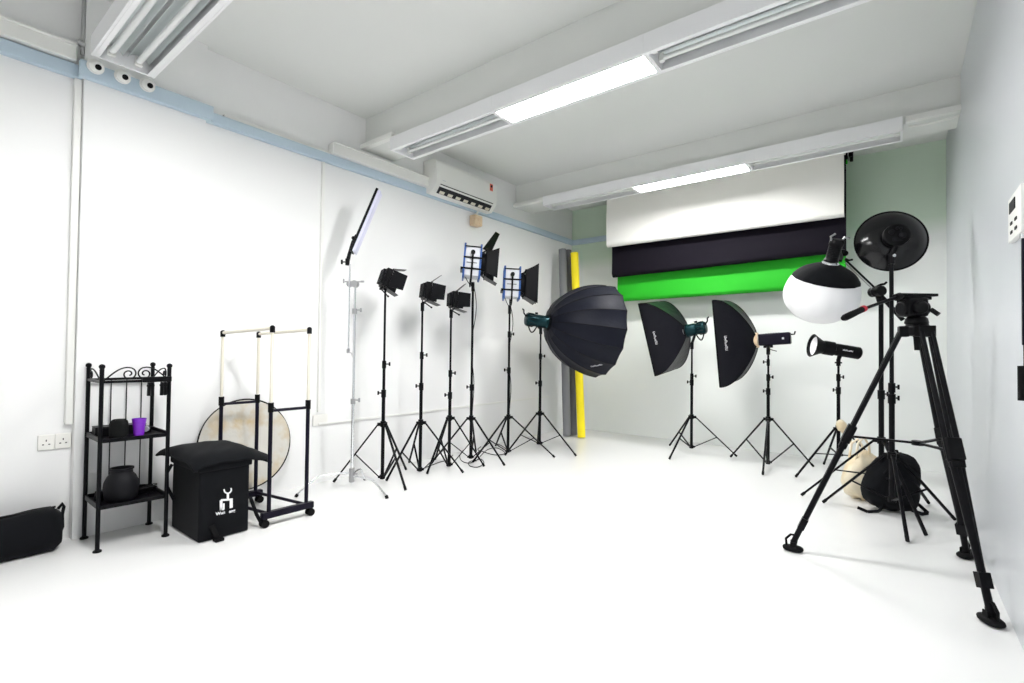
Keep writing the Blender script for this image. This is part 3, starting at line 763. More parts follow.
# ---------------------------------------------------------------- globe lantern on a boom
cbm = C3['boom']; Dl = depth(cbm) + .12
gc = on_d(821, 294, Dl)
top_ax = ldir(821, .25, -.36, .92)
a, s, u = frame_of(top_ax, Rh)
r = thing('globe_lantern', 'white globe lantern softbox with a black top skirt on the boom arm', 'softbox', gc)
def globe(prof, n, sub=3):
    g = G(); rows = []
    x = (Rh - a * Rh.dot(a)).normalized(); y = a.cross(x)
    for rr, hh in prof:
        row = []
        for i in range(n * sub):
            seg, fr = divmod(i, sub); f = fr / sub; a0 = 2 * PI * seg / n; a1 = 2 * PI * (seg + 1) / n
            p = (x * math.cos(a0) + y * math.sin(a0)) * (1 - f) + (x * math.cos(a1) + y * math.sin(a1)) * f
            row.append(gc + a * hh + p * rr)
        rows.append(row + [row[0]])
    return rows
RG = .272
def gp(t):       # t angle from bottom (-pi/2) to neck
    return (RG * math.cos(t), (.235 if t < 0 else .25) * math.sin(t))
pw_ = [gp(-PI / 2 + .02 + (PI / 2 + .52 - .02) * k / 14) for k in range(15)]
q0_, q1_ = gp(.52), (.052, .25)
pb_ = [(q0_[0] + (q1_[0] - q0_[0]) * t + .022 * math.sin(t * PI), q0_[1] + (q1_[1] - q0_[1]) * t + .012 * math.sin(t * PI)) for t in [k / 9 for k in range(10)]]
G().grid(globe(pw_, 16), .003).build('globe', 'skirt', r, angle=30)
G().grid(globe([(q + .005, h) for q, h in pb_], 16), .004).build('top_skirt', 'fab', r, angle=18)
G().lathe([(.055, -.01), (.062, 0), (.062, .02), (.05, .03)], gc + a * .24, a, 26).build('speed_ring', 'chrome', r)
rl = thing('cob_light', 'black cylindrical light hanging nose down on top of the globe lantern', 'studio light', gc + a * .26)
lb0 = gc + a * .262
G().lathe([(.050, 0), (.052, .02), (.045, .03), (.045, .13), (.051, .14), (.051, .17), (.042, .185)], lb0, a, 26).build('body', 'black', rl)
g = G()
for k in range(8): g.lathe([(.0465, 0), (.0465, .004)], lb0 + a * (.05 + .012 * k), a, 22)
g.build('cooling_fin', 'blackm', rl)
g = G()
xr_ = (Rh - a * Rh.dot(a)).normalized()
g.path([lb0 + a * .165 - xr_ * .04, lb0 + a * .205 - xr_ * .06, lb0 + a * .225 - xr_ * .03], .008)
g.path([lb0 + a * .165 + xr_ * .03, lb0 + a * .20 + xr_ * .05, lb0 + a * .195 + xr_ * .09], .008)
g.build('grip', 'steel', rl)
brk = on_d(841, 258, Dl)
g = G().rod(lb0 + a * .1 + xr_ * .03, brk, .018, n=14); g.rod(brk + a * .07, brk - a * .03, .014, n=14); g.ball(brk + a * .04 + xr_ * .02, .024)
g.build('mount', 'black', rl)
# boom arm
clampP = V((cbm.x, cbm.y, cbm.z))
be = on_d(903, 320, depth(cbm) - .06); bs = on_d(845, 261, Dl)
cl = on_d(877, 291.5, depth(cbm))
r = thing('boom_arm', 'black telescoping boom arm reaching from its stand to the globe lantern', 'boom arm', cl)
off = V((0, 0, .016))
G().rod(cl, be, .0165, n=14).build('rear_tube', 'blackm', r)
G().rod(cl + off * .8, bs + off * .8, .0075, n=12).build('front_rod', 'blackm', r); G().rod(cl - off * .9, bs - off * .9, .0045, n=10).build('front_rod', 'steel', r)
g = G().ball(cl, .045, (1, .8, 1), n=18); g.rod(cl - Fh * .05, cl + Fh * .05, .04, n=22); g.rod(cl, clampP - UP * .02, .022, n=14)
g.build('clamp', 'black', r)
g = G().path([cl + UP * .04, cl + UP * .055 + Rh * .03, cl + UP * .06 + Rh * .06, cl + UP * .075 + Rh * .075], .009); g.path([bs + UP * .02, bs + UP * .005 + Rh * .03, bs + UP * .012 + Rh * .06], .008)
g.build('clamp_handle', 'black', r)

# ---------------------------------------------------------------- black dish reflector
cd_ = C3['dish']; Dd = depth(cd_)
nd = ldir(891, -.26, 1., -.10)     # the way the light points: away from the camera
a, s, u = frame_of(nd)
dc = on_d(890.5, 241, Dd + .10)
r = thing('dish_reflector', 'round glossy black dish reflector seen from behind on the tall stand', 'reflector', dc)
RD = .228
prof = [(.07, -.085), (.10, -.082), (.14, -.07), (.18, -.047), (.21, -.02), (RD, .0), (RD + .004, .004), (RD - .003, .006), (.205, -.012), (.175, -.038), (.13, -.062), (.08, -.075)]
G().lathe(prof, dc, nd, 56, close=False).build('dish', 'gloss', r)
G().lathe([(RD + .005, -.004), (RD + .008, .0), (RD + .005, .006), (RD, .006)], dc, nd, 56, close=False).build('rim', 'blackm', r)
hb_ = dc - nd * .16
rh = thing('dish_light', 'black studio light mounted behind the round black dish', 'studio light', hb_)
G().lathe([(.070, 0), (.082, .008), (.084, .02), (.084, .04), (.076, .046), (.076, .07), (.07, .10)], hb_, nd, 32).build('housing', 'black', rh)
g = G()
for (x, y, q) in ((-.035, .02, .018), (.03, -.01, .022), (.0, .045, .010), (.02, .04, .008)):
    g.lathe([(q, 0), (q, -.012), (q * .8, -.015)], hb_ + s * x + u * y, nd, 18)
g.build('control_knob', 'char', rh)
G().slab([hb_ + s * x + u * y - nd * .002 for x, y in ((-.03, -.05), (.03, -.05), (.03, -.025), (-.03, -.025))], .003).build('display', 'char', rh)
g = G(); tp = V((cd_.x, cd_.y, cd_.z)); g.rod(hb_ + nd * .03 - u * .07, tp, .018, n=14); g.rod(tp - UP * .06, tp + UP * .02, .022, n=14)
g.build('mount', 'black', rh)
G().rod(tp + UP * .0 - Fh * .022, tp + UP * .0 - Fh * .03, .012, n=12).build('lock_screw', 'chrome', rh)

# ---------------------------------------------------------------- big video tripod
feet = [on_z(793, 551), on_z(991, 624), on_z(966, 558)]
cx = sum((p for p in feet), V()) / 3
ctr = V((cx.x, cx.y, 0)); zc = z_at(ctr.x, ctr.y, 327)
while proj((ctr.x, ctr.y, zc))[0] < 917: ctr.x += .002
zc = z_at(ctr.x, ctr.y, 327); Dt = depth((ctr.x, ctr.y, zc))
r = thing('video_tripod', 'large black video tripod with twin-tube legs by the right wall', 'tripod', (ctr.x, ctr.y, 0))
g = G().lathe([(.05, -.05), (.062, -.04), (.062, 0), (.05, .012), (.05, .03)], (ctr.x, ctr.y, zc), UP, 28)
for p in feet:
    d = horiz(p - ctr); g.box(V((ctr.x, ctr.y, zc - .025)) + d * .062, (.045, .085, .06), Matrix.Rotation(math.atan2(d.y, d.x), 3, 'Z'))
g.build('crown', 'black', r, bevel=.004)
zm = z_at(ctr.x, ctr.y, 442)
midc = V((ctr.x, ctr.y, z_at(ctr.x, ctr.y, 443)))
for i, p in enumerate(feet):
    d = horiz(p - ctr); sd = d.cross(UP)
    t0 = V((ctr.x, ctr.y, zc - .03)) + d * .075; t1 = V((p.x, p.y, .05)); ln = (t1 - t0)
    tm = t0 + ln * .42
    lg = G()
    for q in (-1, 1): lg.rod(t0 + sd * q * .026, tm + ln.normalized() * .12 + sd * q * .026, .0125, n=12)
    lg = lg.build('leg', 'blackm', r)
    g = G().bar(tm, tm + ln.normalized() * .11, .072, .046, sd); g.bar(tm + ln.normalized() * .11, tm + ln * .02 + ln.normalized() * .12, .06, .04, sd); g.build('leg_clamp', 'black', lg, bevel=.006)
    g = G().rod(tm, t0 + ln * 1.0, .0165, n=12)
    for q in (-1, 1): g.rod(tm + sd * q * .022, t0 + ln * .90, .0145, n=12)
    g.bar(t0 + ln * .875, t0 + ln * .925, .05, .036, sd)
    g.build('lower_tube', 'blackm', lg)
    # rubber foot
    fz = V((p.x, p.y, 0)); out = d
    g = G().ball(fz + V((0, 0, .018)), .05, (1.15, .8, .36), n=18, rot=Matrix.Rotation(math.atan2(d.y, d.x), 3, 'Z'), e=.8)
    g.rod(fz + UP * .02, fz + UP * .07 - d * .01, .016, n=12); g.path([fz + d * .035 + UP * .03, fz + d * .038 + UP * .07, fz + d * .012 + UP * .10, fz - d * .01 + UP * .10], .007)
    for q in (-1, 1): g.bar(fz + sd * q * .022 + UP * .01, fz + sd * q * .022 + UP * .06, .006, .03, sd)
    g.build('rubber_foot', 'rubber', lg)
    # spreader arm
    G().bar(midc, tm + ln.normalized() * .07, .020, .012, sd).build('spreader_arm', 'blackm', r, bevel=.002)
G().lathe([(.028, -.012), (.028, .012)], midc, UP, 18).build('spreader_hub', 'black', r)
G().rod((ctr.x, ctr.y, zc - .13), (ctr.x, ctr.y, zc - .04), .014, .02, n=14).build('bowl_clamp', 'black', r)
# fluid head
hd0 = V((ctr.x, ctr.y, zc + .012))
r = thing('fluid_head', 'black fluid head with plate and pan handle on top of the video tripod', 'tripod head', hd0)
zp = z_at(ctr.x, ctr.y, 296)
hx = Rh; rotH = Matrix((Rh, Fh, UP)).transposed()
hc = V((ctr.x, ctr.y, (hd0.z + zp) / 2)) - Rh * .028
G().lathe([(.045, 0), (.055, .01), (.05, .035), (.04, .045)], hd0 - Rh * .005, UP, 26).build('pan_base', 'black', r)
g = G().box(hc + UP * .018, (.115, .09, zp - hd0.z - .055), rotH); g.rod(hc + Rh * -.07 + UP * .01, hc + Rh * .075 + UP * .01, .042, n=22); g.rod(hc - Fh * .075 + UP * .012, hc + Fh * .06 + UP * .012, .036, n=22)
g.build('head_body', 'black', r, bevel=.010)
G().box(V((ctr.x, ctr.y, zp + .003)) - Rh * .012, (.20, .075, .016), rotH).build('camera_plate', 'blackm', r, bevel=.003)
G().box(V((ctr.x, ctr.y, zp - .014)) - Rh * .02 , (.15, .065, .018), rotH).build('plate_rail', 'black', r, bevel=.002)
G().rod(hc + Rh * .045 - Fh * .07 + UP * .0, hc + Rh * .06 - Fh * .10 - UP * .03, .012, n=12).build('lock_lever', 'black', r)
h0 = on_d(896, 297.5, Dt - .04); h1 = on_d(863, 309, Dt - .10); h2 = on_d(843, 318.5, Dt - .15)
g = G().rod(h0, h1, .0085, n=12).build('pan_handle', 'blackm', r)
G().rod(h0 + (h0 - h1).normalized() * .03, h0, .02, n=14).build('handle_rosette', 'black', r)
G().path([h1.lerp(h2, t) for t in (0, .08, .3, .6, .9, 1)], lambda t: (.0135, .0165, .0165, .0185, .0185, .013)[int(round(t * 5))], 12).build('grip', 'rubber', g)
dd = (h2 - h1).normalized(); G().rod(h1 - dd * .012, h1 + dd * .006, .0175, n=14).build('red_ring', 'red', g)

# ---------------------------------------------------------------- silver C-stand with slim light panel
f1, f2, f3 = on_z(296, 497), on_z(387, 498.5), on_z(365, 480)
cc = on_z(351.5, 487.5); cc = V((cc.x, cc.y, 0))
r = thing('c_stand', 'chromed silver stand with three bent legs, left of the black stands', 'light stand', cc)
for p, zz in ((f1, .13), (f2, .10), (f3, .115)):
    d = horiz(p - cc); L = (V((p.x, p.y, 0)) - cc).length
    pts = [cc + UP * zz + d * .015, cc + UP * (zz + .012) + d * L * .3, cc + UP * (zz + .012) + d * L * .60, cc + UP * (zz) + d * L * .68, cc + UP * .01 + d * L]
    lg = G().path(pts, .0085, 10).build('leg', 'chrome', r)
    G().rod(cc + UP * .022 + d * (L - .012), cc + UP * .0 + d * (L + .002), .013, .014).build('rubber_tip', 'rubber', lg)
zk1, zk2, ztop = z_at(cc.x, cc.y, 400), z_at(cc.x, cc.y, 310), z_at(cc.x, cc.y, 284)
G().rod(cc + UP * .04, cc + UP * zk1, .0150, n=16).build('pole_section', 'chrome', r)
G().rod(cc + UP * zk1, cc + UP * zk2, .0125, n=16).build('pole_section', 'chrome', r)
G().rod(cc + UP * zk2, cc + UP * ztop, .0100, n=16).build('pole_section', 'chrome', r)
g = G().rod(cc + UP * .05, cc + UP * .17, .024, n=18); g.rod(cc + UP * .12, cc + UP * .12 + Rh * .05, .006); g.build('leg_casting', 'steel', r)
for z in (zk1, zk2):
    g = G().rod(cc + UP * (z - .035), cc + UP * (z + .012), .021, n=16); g.rod(cc + UP * z, cc + UP * z + Rh * .05, .006); g.box(cc + UP * z + Rh * .055, (.012, .02, .035), rotH)
    g.build('clutch', 'steel', r, bevel=.001)
gh = cc + UP * ztop
g = G().rod(gh - Fh * .03, gh + Fh * .03, .03, n=22); g.rod(gh - Rh * .05, gh - Rh * .05 + Fh * .03, .028, n=22); g.rod(gh - Rh * .09 + UP * .02, gh + Rh * .06 + UP * .02, .006); g.box(gh - Rh * .10 + UP * .025, (.012, .02, .04), rotH); g.box(gh + Rh * .065 + UP * .022, (.03, .012, .016), rotH)
g.build('grip_head', 'steel', r, bevel=.002)
armx = gh - Rh * .05
ab = V((armx.x, armx.y, z_at(armx.x, armx.y, 352))); at_ = V((armx.x, armx.y, z_at(armx.x, armx.y, 264)))
G().rod(ab, at_, .0075, n=12).build('grip_arm', 'chrome', r)
g = G().rod(ab - UP * .01, ab + UP * .03, .014); g.path([ab, ab + Rh * .03 - UP * .01, ab + Rh * .05 - UP * .08, ab + Rh * .045 - UP * .25], .005); g.build('hook', 'steel', r)
# slim light panel
Dp = depth(at_)
q0, q1 = on_d(347.5, 262, Dp), on_d(378, 190.5, Dp + .12)
ax = (q1 - q0).normalized()
r = thing('light_wand', 'slim dark light panel with a milky face tilted on top of the silver stand', 'studio light', q0)
q2 = q0.lerp(q1, .26)
face = (Rh * .8 + Fh * .15 - UP * .35); face = (face - ax * face.dot(ax)).normalized(); wdv = ax.cross(face)
# the panel is turned so its milky face is seen at a slant
pn = (face * .99 - Fh * .08); pn = (pn - ax * pn.dot(ax)).normalized(); pw2 = ax.cross(pn).normalized()
def pan(t0, t1, w, th, o): 
    return G().slab([q0.lerp(q1, t0) - pw2 * w / 2 + o, q0.lerp(q1, t0) + pw2 * w / 2 + o, q0.lerp(q1, t1) + pw2 * w / 2 + o, q0.lerp(q1, t1) - pw2 * w / 2 + o], th, pn)
pan(.13, 1.0, .115, .022, V()).build('panel', 'black', r, bevel=.004)
pan(.14, .985, .105, .026, pn * .024).build('diffuser', 'lav', r, bevel=.003)
g = G().path([q0 - UP * .0, q0.lerp(q1, .10) - pn * .012, q2 - pn * .026, q0.lerp(q1, .36) - pn * .02], lambda t: .018 - .006 * t, 12); g.ball(q0.lerp(q1, .31) - pn * .035, .017)
g.build('handle', 'black', r)
g = G().rod(q0 - UP * .03, q0 + UP * .03, .019, n=14); g.rod(q0 + UP * .0, q0 - Rh * .05, .006); g.bar(q0 - Rh * .05 - UP * .02, q0 - Rh * .05 + UP * .02, .014, .014)
g.build('swivel', 'black', r, bevel=.002)

# ---------------------------------------------------------------- small shelf rack
FL, BL, BR, FR = [V((x * H, y * H, 0)) for x, y in ((-3.053, .653), (-3.318, .655), (-3.315, .935), (-3.042, .932))]
r = thing('shelf_rack', 'black wrought metal shelf rack with scroll top by the left wall', 'rack', (FL + BR) / 2)
tops = {}
for nm, p, pt in (('FL', FL, 369), ('BL', BL, 367), ('BR', BR, 368), ('FR', FR, 371)):
    zt = z_at(p.x, p.y, pt) ; tops[nm] = zt
zT = tops['FR']
zc1 = z_at(FR.x, FR.y, 380)          # top bar
zs1, zs2 = z_at(FR.x, FR.y, 435.5), z_at(FR.x, FR.y, 497)
zT = (tops['FL'] + tops['FR']) / 2
for p in (FL, BL, BR, FR):
    po = G().rod(p + UP * .012, p + UP * (zT - .0), .0115, n=14).build('post', 'blackm', r)
    G().lathe([(.0115, 0), (.013, .004), (.010, .009), (.0145, .016), (.0165, .024), (.013, .034), (.004, .039)], p + UP * zT, UP, 16).build('finial', 'blackm', po)
    G().lathe([(.022, 0), (.022, .008), (.011, .016)], p, UP, 18).build('foot', 'rubber', po)
for z in (zs1, zs2):
    sh = G()
    c_ = (FL + BL + BR + FR) / 4
    sh.slab([q + UP * z for q in (FL, BL, BR, FR)], .012, UP)
    sh = sh.build('shelf', 'blackm', r, bevel=.002)
    g = G()
    for q, w2 in ((FL, FR), (FL, BL), (BL, BR), (BR, FR)): g.bar(q + UP * (z + .012), w2 + UP * (z + .012), .008, .03 if (q, w2) != (FL, FR) else .012, horiz((q + w2) / 2 - c_))
    g.build('shelf_rim', 'blackm', sh)
g = G()
for q, w2 in ((FL, FR), (FL, BL), (BL, BR), (BR, FR)): g.bar(q + UP * zc1, w2 + UP * zc1, .012, .016, horiz((q + w2) / 2 - c_))
g.build('top_frame', 'blackm', r)
# back wires
for t in (.34, .58, .82):
    q = BL.lerp(BR, t) * 1; G().rod(q + UP * zs2, q + UP * zc1, .0035, n=8).build('back_wire', 'blackm', r)
# scrolls
def scroll(p, q, flip, h0, hgt):
    ex = horiz(q - p); L = (q - p).length; pts = []
    # rising arc from p end curling into a spiral by the other end
    cxs, czs, rad = L * .76, hgt * .52, hgt * .46
    f = lambda x, z: (p + ex * (x if not flip else L - x) + UP * (h0 + z))
    for k in range(9): t = k / 8; pts.append(f(L * .02 + (cxs - rad * .2 - L * .02) * t, hgt * .03 + (czs + rad - hgt * .03) * math.sin(t * PI / 2) ** 1.1))
    for k in range(1, 30):
        an = PI / 2 - k / 29 * PI * 2.9; rr = rad * (1 - .78 * k / 29); pts.append(f(cxs + math.cos(an) * rr, czs + math.sin(an) * rr))
    return G().path(pts, .0045, 6)
half = FL.lerp(FR, .5); hg = (zT - zc1) * 1.1 + .012
scroll(FL, half, False, zc1, hg).build('scroll', 'blackm', r); scroll(half, FR, True, zc1, hg).build('scroll', 'blackm', r)
halfb = BL.lerp(BR, .5)
scroll(BL, BL.lerp(FL, .95), True, zc1, hg * .85).build('scroll', 'blackm', r); scroll(BR, BR.lerp(FR, .95), False, zc1, hg * .85).build('scroll', 'blackm', r)


SH1, SH2 = zs1 + .0065, zs2 + .0065
def shelfpt(px, py, z): return on_z(px, py, z)
# speaker
p = shelfpt(118.5, 438.5, SH1)
r = thing('smart_speaker', 'charcoal rounded speaker standing on the upper shelf beside the purple cup', 'speaker', p)
G().lathe([(.042, 0), (.046, .006), (.048, .03), (.048, .090), (.043, .108), (.030, .118), (.001, .121)], p, UP, 32).build('body', 'speaker', r)
G().lathe([(.046, -.0), (.046, .003)], p + UP * .0, UP, 32).build('base_ring', 'rubber', r)
# cup
p = shelfpt(138.8, 436.8, SH1)
o = G().lathe([(.024, 0), (.026, .002), (.030, .05), (.038, .112), (.0385, .115), (.036, .113), (.028, .05), (.023, .006), (.001, .005)], p, UP, 32).build('plastic_cup', 'purple')
tag(o, 'purple plastic cup standing on the upper shelf', 'cup')
# black box
p = shelfpt(104, 437, SH1); d = horiz(FR - FL)
rr_ = Matrix.Rotation(math.atan2(d.y, d.x), 3, 'Z')
pb0 = BL.lerp(BR, .42).lerp(FL.lerp(FR, .42), .30)
r = thing('storage_box', 'low black box lying at the back of the upper shelf', 'box', V((pb0.x, pb0.y, SH1)))
G().box(V((pb0.x, pb0.y, SH1 + .028)), (.26, .10, .054), rr_).build('box', 'black', r, bevel=.004)
G().box(V((pb0.x, pb0.y, SH1 + .058)), (.262, .102, .006), rr_).build('lid', 'black', r, bevel=.002)
p = on_z(147, 433, SH1); pc2 = BL.lerp(BR, .82).lerp(FL.lerp(FR, .82), .35)
r = thing('webcam', 'small black camera with a pale lens lying behind the purple cup', 'camera', V((pc2.x, pc2.y, SH1)))
G().box(V((pc2.x, pc2.y, SH1 + .02)), (.05, .045, .04), rr_).build('body', 'black', r, bevel=.006)
dl = horiz(V((0, 0, 0)) - pc2)
G().lathe([(.019, 0), (.019, .02), (.016, .024)], V((pc2.x, pc2.y, SH1 + .024)) + dl * .02, dl, 22).build('lens', 'cuphi', r)
# jar on lower shelf
p = shelfpt(115.5, 500, SH2)
pv_ = FL.lerp(FR, .40).lerp(BL.lerp(BR, .40), .40); pj = V((pv_.x, pv_.y, SH2))
kj = 1.18
o = G().lathe([(.066, 0), (.070, .004), (.074, .03), (.078, .065), (.075, .095), (.062, .125), (.050, .140), (.049, .155), (.054, .160), (.054, .168), (.046, .168), (.044, .15), (.03, .05), (.001, .02)], pj, UP, 40).build('pot', 'char')
for v_ in o.data.vertices: v_.co = pj + (v_.co - pj) * kj
tag(o, 'round charcoal pot with a short neck on the lower shelf', 'pot')
q = FL.lerp(FR, .14).lerp(BL.lerp(BR, .14), .62)
r = thing('camera_lens', 'small black cylinder standing left of the charcoal pot', 'lens', V((q.x, q.y, SH2)))
G().lathe([(.026, 0), (.028, .004), (.028, .03), (.025, .034), (.026, .055), (.022, .058)], V((q.x, q.y, SH2)), UP, 24).build('barrel', 'black', r)
G().lathe([(.021, .0), (.018, .004), (.001, .006)], V((q.x, q.y, SH2 + .056)), UP, 24).build('glass', 'cuphi', r)
q = FL.lerp(FR, .80).lerp(BL.lerp(BR, .80), .55)
r = thing('power_adapter', 'black power adapter with coiled cable right of the charcoal pot', 'adapter', V((q.x, q.y, SH2)))
G().box(V((q.x, q.y, SH2 + .02)), (.11, .06, .038), rr_ @ Matrix.Rotation(.2, 3, 'Z')).build('brick', 'black', r, bevel=.006)
pts = [V((q.x, q.y, SH2 + .006)) + Matrix.Rotation(t * 2 * PI, 3, 'Z') @ V((.055 + .012 * math.sin(t * 9), 0, 0)) + UP * (.0 + .045 * abs(math.sin(t * 2.3))) for t in [i / 40 * 2.4 for i in range(41)]]
G().path(pts, .003, 6).build('cable', 'rubber', r)
# clips hanging on the top bar
for k, (px, lb) in enumerate(((146, 'black spring clip hanging from the top bar, further from the corner post'), (160.5, 'black spring clip hanging from the top bar beside the corner post'))):
    t = (.70, .90)[k]; q = FL.lerp(FR, t) + UP * zc1
    t2 = 0.0
    q = V((q.x, q.y, zc1)); fx = horiz(FR - FL); nx = fx.cross(UP)
    if nx.dot(-q) < 0: nx = -nx
    q = q + nx * .016
    r = thing('spring_clip', lb, 'clip', q, 'spring clips on the shelf rack')
    g = G().box(q + UP * .008, (.085, .020, .034), rr_); g.build('jaw', 'black', r, bevel=.004)
    g = G(); 
    for s_ in (-1, 1): g.bar(q - UP * .01 + fx * .008 * s_, q - UP * .095 + fx * .010 * s_, .020, .016, nx)
    g.rod(q - UP * .03 - fx * .02, q - UP * .03 + fx * .02, .008); g.build('handle', 'black', r, bevel=.002)

# ---------------------------------------------------------------- black duffel bag at the left edge
e0 = on_z(63, 551); bX1 = e0.x; bY1 = e0.y
bh = z_at(bX1 - .12, bY1, 503) * .94
bw = bX1 - (XL0 + .03); Lb = .95
r = thing('duffel_bag', 'long black fabric bag lying on the floor left of the shelf rack', 'bag', (bX1 - bw / 2, bY1 - Lb / 2, 0))
rows = []; N = 26
for k in range(N + 1):
    t = k / N; y = bY1 - Lb * t
    e = min(1., (t / .035) ** .5) if t < .035 else min(1, ((1 - t) / .04 + .001) ** .5) if t > .96 else 1
    hk = bh * (1 - .10 * t + .018 * math.sin(t * 17)) ; row = []
    for j in range(33):
        an = 2 * PI * j / 32 - PI / 2; c_, s_ = math.cos(an), math.sin(an)
        x = math.copysign(abs(c_) ** .55, c_) * bw / 2 * (.8 + .2 * e) * (1 + .012 * math.sin(t * 31 + j)); z = hk / 2 + math.copysign(abs(s_) ** .55, s_) * hk / 2 * (.75 + .25 * e) * (1 + .01 * math.sin(t * 23 + j * 2))
        if s_ > 0: x *= 1 - .22 * s_
        row.append(V((bX1 - bw / 2 + x, y, max(.001, z))))
    rows.append(row)
g = G().grid(rows); g.f.append(tuple(range(32))); g.f.append(tuple(range(N * 33, N * 33 + 32))[::-1])
g.build('body', 'fab', r, angle=60)
g = G().bar((bX1 - bw / 2, bY1 - .02, bh + .0), (bX1 - bw / 2, bY1 - Lb + .05, bh * .90), .02, .008, (1, 0, 0)); g.build('zipper', 'rubber', r)
g = G().path([(bX1 - bw / 2 + .0, bY1 - .01, bh * .93), (bX1 - bw / 2, bY1 + .012, bh + .012), (bX1 - bw / 2 + .01, bY1 + .016, bh * .97), (bX1 - bw / 2 + .03, bY1 + .006, bh * .8), (bX1 - .08, bY1 + .008, bh * .5), (bX1 - .08, bY1 + .0, bh * .4)], .009, 8)
g.build('handle_strap', 'fab', r)

# ---------------------------------------------------------------- black fabric equipment case
A, B_, C_ = on_z(197.6, 544), on_z(249, 531), on_z(169, 527.6)
x0, x1, y0, y1 = C_.x, (A.x + B_.x) / 2, A.y, B_.y
zt = z_at(x1, y0, 466)
r = thing('equipment_case', 'tall black fabric equipment case with a white figure logo', 'case', ((x0 + x1) / 2, (y0 + y1) / 2, 0))
def cloth_box(x0, x1, y0, y1, z0, z1, amp, n=10):
    g = G()
    def P(u_, v_, w_):
        x = x0 + (x1 - x0) * u_; y = y0 + (y1 - y0) * v_; z = z0 + (z1 - z0) * w_
        k = math.sin(u_ * PI) * math.sin(v_ * PI)
        ux = (4 * v_ * (1 - v_)) * (4 * w_ * (1 - w_)) * amp; uy = (4 * u_ * (1 - u_)) * (4 * w_ * (1 - w_)) * amp
        x += ux * (2 * u_ - 1); y += uy * (2 * v_ - 1); z += (4 * u_ * (1 - u_)) * (4 * v_ * (1 - v_)) * amp * (1 if w_ > .5 else 0)
        return V((x, y, z))
    L = [i / n for i in range(n + 1)]
    for q in (0, 1):
        g.grid([[P(q, b, c) for b in L] for c in L]); g.grid([[P(a_, q, c) for a_ in L] for c in L]); g.grid([[P(a_, b, q) for a_ in L] for b in L])
    return g
cloth_box(x0, x1, y0, y1, .004, zt, .008).build('body', 'fab', r, bevel=.010, angle=50)
zl_ = z_at(x1, y0, 473)
cloth_box(x0 - .012, x1 + .012, y0 - .012, y1 + .012, zl_, zt + .012, .004).build('lid_band', 'fab', r, bevel=.008, angle=50)
# flap thrown over the top, overhanging at both ends
rows = []
yf0, yf1 = y0 - .035, y1 + .17
for i in range(19):
    t = i / 18; y = yf0 + (yf1 - yf0) * t; row = []
    over = max(0, (y - y1) / (yf1 - y1)); under = max(0, (y0 - y) / (y0 - yf0))
    z = zt + .024 + .010 * math.sin(t * PI * 1.3) - .055 * over ** 1.4 - .035 * under
    for j in range(13):
        v_ = j / 12; x = x0 - .045 + (x1 - x0 + .068 - .07 * over) * v_
        back = max(0, 1 - v_ * 3)
        zz = z + .030 * math.sin(v_ * PI * .5 + PI * .5) * (1 - over) - .03 * back ** 2 - .045 * max(0, (v_ - .86) / .14) ** 1.5
        row.append(V((x, y - .055 * (1 - v_) ** 2 * (1 - t) , zz + .0035 * math.sin(i * 1.3 + j * 1.6))))
    rows.append(row)
G().grid(rows, .022).build('flap', 'fab', r, angle=60, sub=1)
# strap and buckle
g = G().path([(x0 + .05, y0 - .02, zt * .9), (x0 + .06, y0 - .05, zt * .8), (x0 + .05, y0 - .045, zt * .6), (x0 + .08, y0 - .014, zt * .42)], .010, 8); g.build('strap', 'fab', r)
g = G().bar((x1 + .012, y0 + .07 * 1.0, .10), (x1 + .03, y0 + .10, .012), .03, .006, (0, 1, 0)); g.box((x1 + .04, y0 + .10, .012), (.05, .05, .018)); g.build('buckle_strap', 'rubber', r, bevel=.002)
g = G().path([(x1 - .01, y1 + .012, zt * .45), (x1 + .0, y1 + .05, zt * .2), (x1 + .01, y1 + .08, .03), (x1 - .03, y1 + .10, .014)], .012, 8); g.build('loose_strap', 'fab', r)
# logo on the front (x1 side): table-like figure with a head ring, and words either side
def LP(px, py): return on_x(px, py, x1 + .0115)
k_ = .01
g = G(); zc_ = None
def seg(p, q, w):
    a_, b_ = LP(*p), LP(*q); g.bar(a_, b_, w, .003, (b_ - a_).cross(V((1, 0, 0))))
def z2(x, y): return (210 + x / 17.075, 480 + y / 17.075)
pts = [LP(*z2(302 + 62 * math.cos(q), 165 + 62 * math.sin(q))) for q in [math.radians(v) for v in range(-25, 206, 21)]]
for a_, b_ in zip(pts, pts[1:]): g.bar(a_, b_, .008, .003, (b_ - a_).cross(V((1, 0, 0))))
seg(z2(305, 225), z2(305, 335), .013)
seg(z2(185, 345), z2(380, 330), .012)
seg(z2(190, 345), z2(190, 515), .016); seg(z2(235, 400), z2(235, 505), .009); seg(z2(175, 505), z2(240, 500), .010)
seg(z2(362, 320), z2(362, 475), .018)
g.build('logo', 'led', r)
def text_mesh(s, size, o, ex, ey, parent, m='led', bold=.0):
    cu = bpy.data.curves.new('txt', 'FONT'); cu.body = s; cu.size = size; cu.extrude = .0006; cu.offset = bold
    to = bpy.data.objects.new('lettering', cu); COL.objects.link(to)
    bpy.context.view_layer.update()
    me = bpy.data.meshes.new_from_object(to.evaluated_get(bpy.context.evaluated_depsgraph_get())); COL.objects.unlink(to); bpy.data.objects.remove(to)
    ez = ex.cross(ey); off_ = V(parent['_o'])
    for v_ in me.vertices: v_.co = o + ex * v_.co.x + ey * v_.co.y + ez * v_.co.z - off_
    me.materials.clear(); me.materials.append(M[m])
    ob = bpy.data.objects.new('lettering', me); COL.objects.link(ob); ob.parent = parent; ob['_o'] = parent['_o']; return ob
